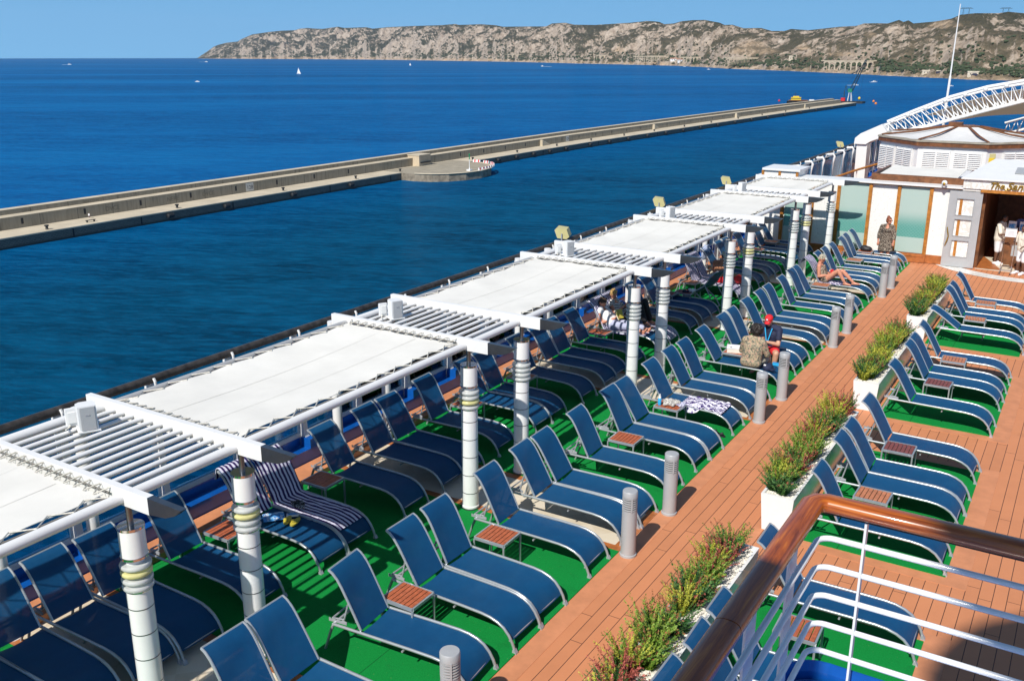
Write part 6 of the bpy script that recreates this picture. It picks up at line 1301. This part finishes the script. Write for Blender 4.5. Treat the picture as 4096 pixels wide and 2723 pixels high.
# shirtless man in sun hat
X, Y = -8.36, 24.15
person('shirtless tanned man in sun hat seated with his back to the viewer', dict(pelvis=(X, Y, .47), chest=(X + .03, Y + .04, .76), neck=(X + .06, Y + .07, .95), head=(X + .08, Y + .11, 1.07), shR=(X + .215, Y + .02, .87), shL=(X - .19, Y + .08, .87), elR=(X + .26, Y + .12, .62), elL=(X - .24, Y + .2, .62), wrR=(X + .25, Y + .33, .56), wrL=(X - .05, Y + .40, .56), hipR=(X + .1, Y + .04, .45), hipL=(X - .1, Y + .05, .45), knR=(X + .28, Y + .42, .47), knL=(X - .02, Y + .46, .5), anR=(X + .5, Y + .5, .41), anL=(X + .1, Y + .8, .07), toeR=(X + .62, Y + .55, .40), toeL=(X + .12, Y + .95, .02)), (.3, 1), 'skin_tan', 'hair_brown', 'cropped',
       [('swim_shorts', 'cloth_red', ['hips', ('thighR', 0, .7), ('thighL', 0, .7)], .014)], 1.14, hat=('brim', 'cloth_khaki'), lean_head=.3)
# bar staff
def stand(X, Y, f, lab, top, bottom, skin, arm=0.0, sc_=1.04, floor=0.0):
    fx, fy = f; rx, ry = fy, -fx; P = lambda r, fw, z: (X + rx * r + fx * fw, Y + ry * r + fy * fw, z * sc_ + floor)
    return person(lab, dict(pelvis=P(0, 0, .84), chest=P(0, .02, 1.15), neck=P(0, .03, 1.33), head=P(0, .08, 1.47), shR=P(.175, .02, 1.26), shL=P(-.175, .02, 1.26), elR=P(.24, .02 + arm * .1, 1.0), elL=P(-.24, .02 + arm * .1, 1.0), wrR=P(.2, .08 + .22 * arm, .80 + .2 * arm), wrL=P(-.2, .08 + .22 * arm, .80 + .2 * arm), hipR=P(.08, 0, .80), hipL=P(-.08, 0, .80), knR=P(.09, .02, .45), knL=P(-.09, .02, .45), anR=P(.1, 0, .07), anL=P(-.1, 0, .07), toeR=P(.12, .16, .02), toeL=P(-.12, .16, .02), floor=floor), f, skin, 'hair_black', 'cropped',
           [('shirt', top, ['torso', 'yoke', 'upchest', 'hips', ('upperR', 0, .85), ('upperL', 0, .85)], .022), ('shorts', bottom, [('thighR', 0, 1), ('thighL', 0, 1)], .022), ('shoes', 'cloth_white', ['footR', 'footL'], .012)], 1.0, lean_head=.35)
stand(-2.33, 32.55, (.9, -.3), 'bar attendant in cream shirt leaning over the desk inside the doorway', 'cloth_cream', 'cloth_white', 'skin_dark', 1.0, 1.0)
stand(-1.56, 31.35, (-.6, -.8), 'attendant in cream shirt and white shorts cut by the right edge', 'cloth_cream', 'cloth_white', 'skin_dark', .7, .95)
stand(-1.75, 33.4, (-.2, -1), 'attendant in blue shirt behind the desk in the dark bar', 'cloth_blue', 'cloth_navy', 'skin_dark', .6, 1.0)
# walker on the breakwater
xw = cl_at(163, 8.2)
o_ = stand(0, 0, (.3, -1), 'tiny walker in white top on the breakwater', 'cloth_white', 'cloth_navy', 'skin', .4, 1.02); o_[0].location = (xw, 163, ZQ)
# ---------------- things on the loungers and tables ----------------
PROF = BACK[::-1] + [(-.43, .362)] + SEAT[1:]
def towel(x, y, label, m='towel', t0=0.0, t1=1.0, wid=.5, wr=.006, seed=1, over=.0, off=0.012, skew=0.0):
    rs = random.Random(seed); ph = [rs.uniform(0, 6) for _ in range(4)]
    o = thing('towel', label, 'towel', (x, y, 0))
    prof = PROF if over <= 0 else [(-.965, .985 - over), (-.945, .985 - over * .4), (-.92, .995)] + [(-.87, 1.0)] + PROF[1:]
    def fn(u, v):
        t = t0 + (t1 - t0) * u; p = interp(prof, t); e = abs(v - .5) * 2
        w_ = wr * (math.sin(17 * u + ph[0] + 3 * v) + math.sin(23 * v + ph[1] + 4 * u) + .7 * math.sin(31 * u + 19 * v + ph[2])) * min(1, u * 6 + .3)
        yy = (v - .5) * wid + skew * (u - .5) + wr * 2.5 * math.sin(9 * u + ph[3])
        p2 = interp(prof, min(1, t + .01)); tx, tz = p2[0] - p[0], p2[1] - p[1]; L = math.hypot(tx, tz) or 1; nx, nz = -tz / L, tx / L
        if nz < 0 and t > .3: nx, nz = -nx, -nz
        sag = .012 * math.sin(PI * v)
        dr = max(0, abs(yy) - HW) * .9
        return (p[0] + nx * (off + abs(w_)) + (.0 if t > .3 else .01), yy, p[1] + nz * (off + abs(w_)) - sag * .3 - dr)
    b = MB(); b.sheet(fn, 46, 20, .007); b.build('cloth', m, o, True, 60); return o
towel(XB, 8.44, 'navy and white striped towel spread over a whole shaded lounger', t1=.90, wid=.56, wr=.007, seed=3, skew=-.06)
towel(XB, 7.88, 'navy and white striped towel folded over the backrest left of the spread one', t1=.43, wid=.46, wr=.003, seed=4, over=.16)
towel(XF, 15.02, 'crumpled navy and white towel on a sunny lounger', 'zigzag_towel', .50, .86, .62, .016, 6, 0, .02, .1)
towel(XF, 25.73, 'navy and white striped towel behind the sunbathing woman', t1=.66, wid=.5, wr=.004, seed=8, over=.12)
towel(XB, 18.6, 'striped towel under the woman in the white vest', t1=.80, wid=.60, wr=.005, seed=9)
towel(XB, 19.2, 'striped towel under the blond woman, hanging over the foot end', t1=.99, wid=.52, wr=.004, seed=10)
towel(XB, 24.0, 'striped towel on the lounger left of the shirtless man', t1=.98, wid=.52, wr=.004, seed=11, over=.05)
towel(XB, 24.58, 'striped towel on the lounger behind the shirtless man', t1=.98, wid=.52, wr=.004, seed=12)
def crumple(name, label, cat, p, r, m, seed=1, group=None):
    o = thing(name, label, cat, p); rs = random.Random(seed); b = MB()
    for i in range(16): b.ell((rs.uniform(-.7, .7) * r[0], rs.uniform(-.7, .7) * r[1], r[2] * rs.uniform(.25, .6)), (r[0] * rs.uniform(.25, .5), r[1] * rs.uniform(.25, .5), r[2] * rs.uniform(.3, .5)), 9, 6, Euler((rs.uniform(-.4, .4), rs.uniform(-.4, .4), rs.uniform(0, 3))).to_matrix())
    remesh(b, 'fabric', m, o, .010, 1); return o
crumple('shirt', 'crumpled grey patterned garment on the side table', 'clothing', (-5.72, 14.46, .452), (.16, .11, .10), 'grey_print', 2)
crumple('bikini', 'small white and blue dotted swimwear beside the crumpled garment', 'clothing', (-5.58, 14.5, .452), (.09, .10, .06), 'dot_print', 5)
crumple('shirt', 'pale blue shirt hung over a backrest behind the hatted man', 'clothing', (-9.36, 25.7, .62), (.06, .22, .42), 'cloth_sky', 7)
crumple('goggles', 'black and pink swim things lying on the striped towel', 'swim gear', (-8.62, 8.32, .385), (.15, .07, .06), 'cat_print', 9)
crumple('backpack', 'bright blue bag hanging on the rail behind the hatted man', 'bag', (-9.5, 24.9, .55), (.14, .14, .30), 'blue_paint', 11)
crumple('backpack', 'bright blue bag behind the blond woman', 'bag', (-9.45, 20.0, .42), (.2, .2, .22), 'blue_paint', 12)
crumple('towel', 'bunched striped towel end below the sunbather knees', 'towel', (-5.60, 25.55, .355), (.2, .12, .06), 'zigzag_towel', 14)
crumple('towel', 'small balled striped cloth on the tilted lounger', 'towel', (-8.72, 22.75, .22), (.10, .12, .14), 'zigzag_towel', 15)
o = thing('ball', 'red round cushion beside the shirtless man', 'cushion', (-7.85, 24.25, .36)); b = MB(); b.ell((0, 0, .12), (.13, .11, .12)); b.build('cover', 'red_plastic', o, True); b = MB(); b.tube([(0, 0, .24), (0, 0, .26)], .015, 6); b.build('button', 'red_plastic', o)
o = thing('bottle', 'blue and white sunscreen bottle standing on the side table', 'bottle', (-5.90, 14.36, .452)); b = MB(); b.lathe([(.028, 0), (.03, .01), (.03, .12), (.024, .13)], 14); b.build('body', 'cyan', o, True); b = MB(); b.lathe([(.026, .12), (.022, .15), (.013, .165), (.012, .2), (.0, .205)], 12); b.build('pump', 'white', o, True)
o = thing('bottle', 'clear water bottle with blue label left of the curly haired woman', 'bottle', (-5.66, 18.02, .452)); b = MB(); b.lathe([(.03, 0), (.033, .02), (.033, .16), (.015, .2), (.014, .22), (0, .225)], 14); b.build('body', 'ring_acrylic', o, True); b = MB(); b.lathe([(.034, .06), (.034, .13)], 14); b.build('label_band', 'cyan', o, True)
o = thing('box', 'white cardboard box on the side table by the seated couple', 'box', (-5.82, 18.04, .452), .3); b = MB(); b.bb(-.15, .15, -.12, .12, 0, .09); b.build('carton', 'cloth_cream', o); b = MB(); b.sheet(lambda u, v: (-.155 + .31 * u, -.125 + .25 * v, .094 + .015 * v), 3, 3, .006); b.build('lid', 'cloth_white', o); b = MB(); b.lathe([(.02, .0), (.02, .004)], 12, (-.07, -.05, .098)); b.build('mark', 'hair_brown', o)
o = thing('cap', 'navy baseball cap lying on the lounger beside the curly haired woman', 'cap', (-4.98, 17.62, .34), -.4); b = MB(); b.ell((0, 0, .03), (.10, .12, .09)); b.build('crown', 'cloth_navy', o, True); b = MB(); b.sheet(lambda u, v: (.06 + .1 * v, (u - .5) * .16, .03 - .01 * v - .02 * (u - .5) ** 2), 6, 3, .006); b.build('visor', 'cloth_navy', o, True); b = MB(); b.box((-.02, -.08, .09), (.05, .01, .03), rx=-.7); b.build('emblem', 'cloth_white', o)
o = thing('pouch', 'bright blue pouch on the lounger right of the navy cap', 'pouch', (-4.88, 17.95, .33)); b = MB(); b.rbox((0, 0, .03), (.22, .08, .05), .02); b.build('body', 'cyan', o); b = MB(); b.tube([(-.1, 0, .058), (.1, 0, .058)], .006, 5); b.build('zip', 'blue_paint', o)
def sandal(o, x, y, rz, m1, m2):
    mm = Matrix.Translation((x, y, 0)) @ Matrix.Rotation(rz, 4, 'Z'); out = [(.12 * math.cos(a) + .0, .042 * math.sin(a) * (1.15 if math.cos(a) > 0 else .9)) for a in [2 * PI * i / 18 for i in range(18)]]
    b = MB(); b.prism(out, 0, .018); b.v = [tuple(mm @ Vector(v)) for v in b.v]; b.build('sole', m1, o)
    b = MB(); b.tube([(.02, -.042, .012), (.035, -.025, .04), (.045, 0, .048), (.035, .025, .04), (.02, .042, .012)], .012, 6, flat=2.0); b.v = [tuple(mm @ Vector(v)) for v in b.v]; b.build('strap', m2, o)
o = thing('sandals', 'pair of gold sandals lying by the striped towel', 'sandals', (-8.42, 7.97, .365)); sandal(o, -.05, -.02, -1.1, 'sandal', 'sandal'); sandal(o, .07, -.0, -1.3, 'sandal', 'sandal')
o = thing('flip_flops', 'black flip flops on the carpet at the foot of the crumpled towel lounger', 'sandals', (-4.86, 14.62, .016)); sandal(o, 0, 0, -.5, 'dark', 'dark'); sandal(o, -.14, .07, -.4, 'dark', 'dark')
o = thing('magazine', 'blue voyage magazine lying on the lounger by the gold sandals', 'magazine', (-8.70, 7.92, .366), .9); b = MB(); b.bb(-.14, .14, -.11, .11, 0, .012); b.build('cover', 'mag_print', o); textmesh('title', 'VOYAGES', .05, 'cloth_white', o, Matrix.Translation((-.11, -.1, .0125)) @ Matrix.Rotation(PI / 2, 4, 'Z') @ Matrix.Translation((0, -.05, 0)), .001)
o = thing('leaflet', 'small white photo leaflet beside the blue magazine', 'leaflet', (-8.52, 8.09, .372), .75); b = MB(); b.bb(-.08, .08, -.055, .055, 0, .005); b.build('page', 'paper', o); b = MB(); b.bb(-.07, .07, -.0, .05, .005, .006); b.build('picture', 'mag_print', o)
o = thing('book', 'open paperback held by the woman in the white vest', 'book', (-8.73, 18.55, .67), .0); b = MB(); b.box((0, -.07, .03), (.02, .14, .2), rz=.5, ry=-.45); b.box((0, .07, .03), (.02, .14, .2), rz=-.5, ry=-.45); b.build('pages', 'paper', o); b = MB(); b.box((.018, -.07, .028), (.012, .145, .205), rz=.5, ry=-.45); b.box((.018, .07, .028), (.012, .145, .205), rz=-.5, ry=-.45); b.build('cover', 'sandal', o)
o = thing('book', 'dark red book on the sunbathing woman lap', 'book', (-5.74, 25.70, .64)); b = MB(); b.box((0, -.06, 0), (.02, .12, .17), rz=.4, ry=-.7); b.box((0, .06, 0), (.02, .12, .17), rz=-.4, ry=-.7); b.build('cover', 'cloth_red', o); b = MB(); b.box((-.014, -.06, .004), (.016, .11, .16), rz=.4, ry=-.7); b.box((-.014, .06, .004), (.016, .11, .16), rz=-.4, ry=-.7); b.build('pages', 'paper', o)
o = thing('handbag', 'black handbag on the side table by the bar wall', 'bag', (-5.80, 30.22, .452)); b = MB(); b.ell((0, 0, .07), (.19, .12, .09)); b.ell((-.05, 0, .12), (.11, .08, .06)); remesh(b, 'body', 'dark', o, .012, 2); b = MB(); b.tube([(.12, -.05, .1), (.22, -.09, .06), (.25, -.1, -.08), (.23, -.1, -.2), (.2, -.08, -.05)], .01, 5); b.build('strap', 'dark', o)
o = thing('sunglasses', 'dark glasses lying on the table by the woman in the white vest', 'glasses', (-8.86, 17.84, .452)); b = MB(); b.ell((-.03, 0, .015), (.03, .022, .012)); b.ell((.04, .01, .015), (.03, .022, .012)); b.build('lenses', 'dark', o, True); b = MB(); b.tube([(-.06, 0, .02), (-.08, .1, .01)], .005, 4); b.tube([(.07, .01, .02), (.08, .11, .01)], .005, 4); b.build('temples', 'dark', o)
o = thing('clutter', 'small navy pouch on the brown table by the tilted lounger', 'pouch', (-8.58, 22.28, .452)); b = MB(); b.rbox((0, 0, .025), (.16, .1, .05), .02); b.build('body', 'cloth_navy', o); b = MB(); b.rbox((.02, 0, .052), (.06, .04, .006), .01); b.build('patch', 'red_plastic', o)
crumple('napkin', 'white cloth bunched on the brown table by the tilted lounger', 'cloth', (-8.46, 22.38, .452), (.10, .07, .09), 'cloth_white', 21)
# reception desk, notices and sign stand at the bar door
o = thing('reception_desk', 'dark wooden desk in the bar doorway', 'desk', (-1.75, 32.9, 0)); b = MB(); b.bb(-.5, .9, -.3, .3, 0.006, 1.05); b.build('body', 'wood_dark', o); b = MB(); b.bb(-.62, .95, -.36, .36, 1.05, 1.09); b.build('top', 'wood_skirt', o); b = MB(); b.bb(-.2, .1, -.31, -.3, .3, .65); b.build('notice', 'grey_paint', o)
for x, lab in ((-2.03, 'left framed notice standing on the bar desk'), (-1.72, 'right framed notice standing on the bar desk')):
    o = thing('desk_sign', lab, 'sign', (x, 32.65, 1.092)); b = MB(); b.box((0, 0, .14), (.22, .015, .28), rx=-.15); b.build('frame', 'cloth_white', o); b = MB(); b.box((0, -.012, .12), (.18, .012, .16), rx=-.15); b.build('print', 'mag_print', o)
o = thing('sign_stand', 'chrome wheeled sign stand with white notice at the bar entrance', 'sign', (-1.94, 31.2, 0))
b = MB()
for x in (-.145, .145): b.tube([(x, 0, .06), (x, 0, 1.36)], .012, 8); b.tube([(x, -.18, .05), (x, .18, .05)], .014, 6)
b.tube([(-.145, 0, .10), (.145, 0, .10)], .014, 8); b.build('frame', 'chrome', o, True)
b = MB()
for x in (-.145, .145):
    for y in (-.17, .17): b.ell((x, y, .026), (.014, .025, .025), 8, 6)
b.build('wheel', 'dark', o); b = MB(); b.box((0, -.02, 1.24), (.30, .012, .24)); b.build('board', 'cloth_white', o); b = MB(); b.prism([(-.155, 1.36), (.155, 1.36), (.155, 1.40), (0, 1.38), (-.155, 1.40)], -.03, -.01, lambda u, v, z: (u, z, v)); b.build('header', 'alu', o)
b = MB()
for k in range(4): b.bb(-.09 + .012 * (k % 2), .09 - .012 * (k % 2), -.028, -.027, 1.17 + k * .035, 1.18 + k * .035)
b.build('lettering', 'grey_paint', o)
# ---------------- air ----------------
m = bpy.data.materials.new('air'); m.use_nodes = True; t = m.node_tree; t.nodes.clear(); ou = t.nodes.new('ShaderNodeOutputMaterial'); pv = t.nodes.new('ShaderNodeVolumePrincipled')
pv.inputs['Color'].default_value = (.62, .78, .95, 1); pv.inputs['Density'].default_value = 2.0e-5; pv.inputs['Anisotropy'].default_value = .2; t.links.new(pv.outputs[0], ou.inputs['Volume']); MATS['air'] = m
b = MB(); b.bb(-15800, 15800, -15800, 15800, -48, 700); tag(b.build('haze', 'air'), 'thin blue sea haze', 'haze', kind='stuff')
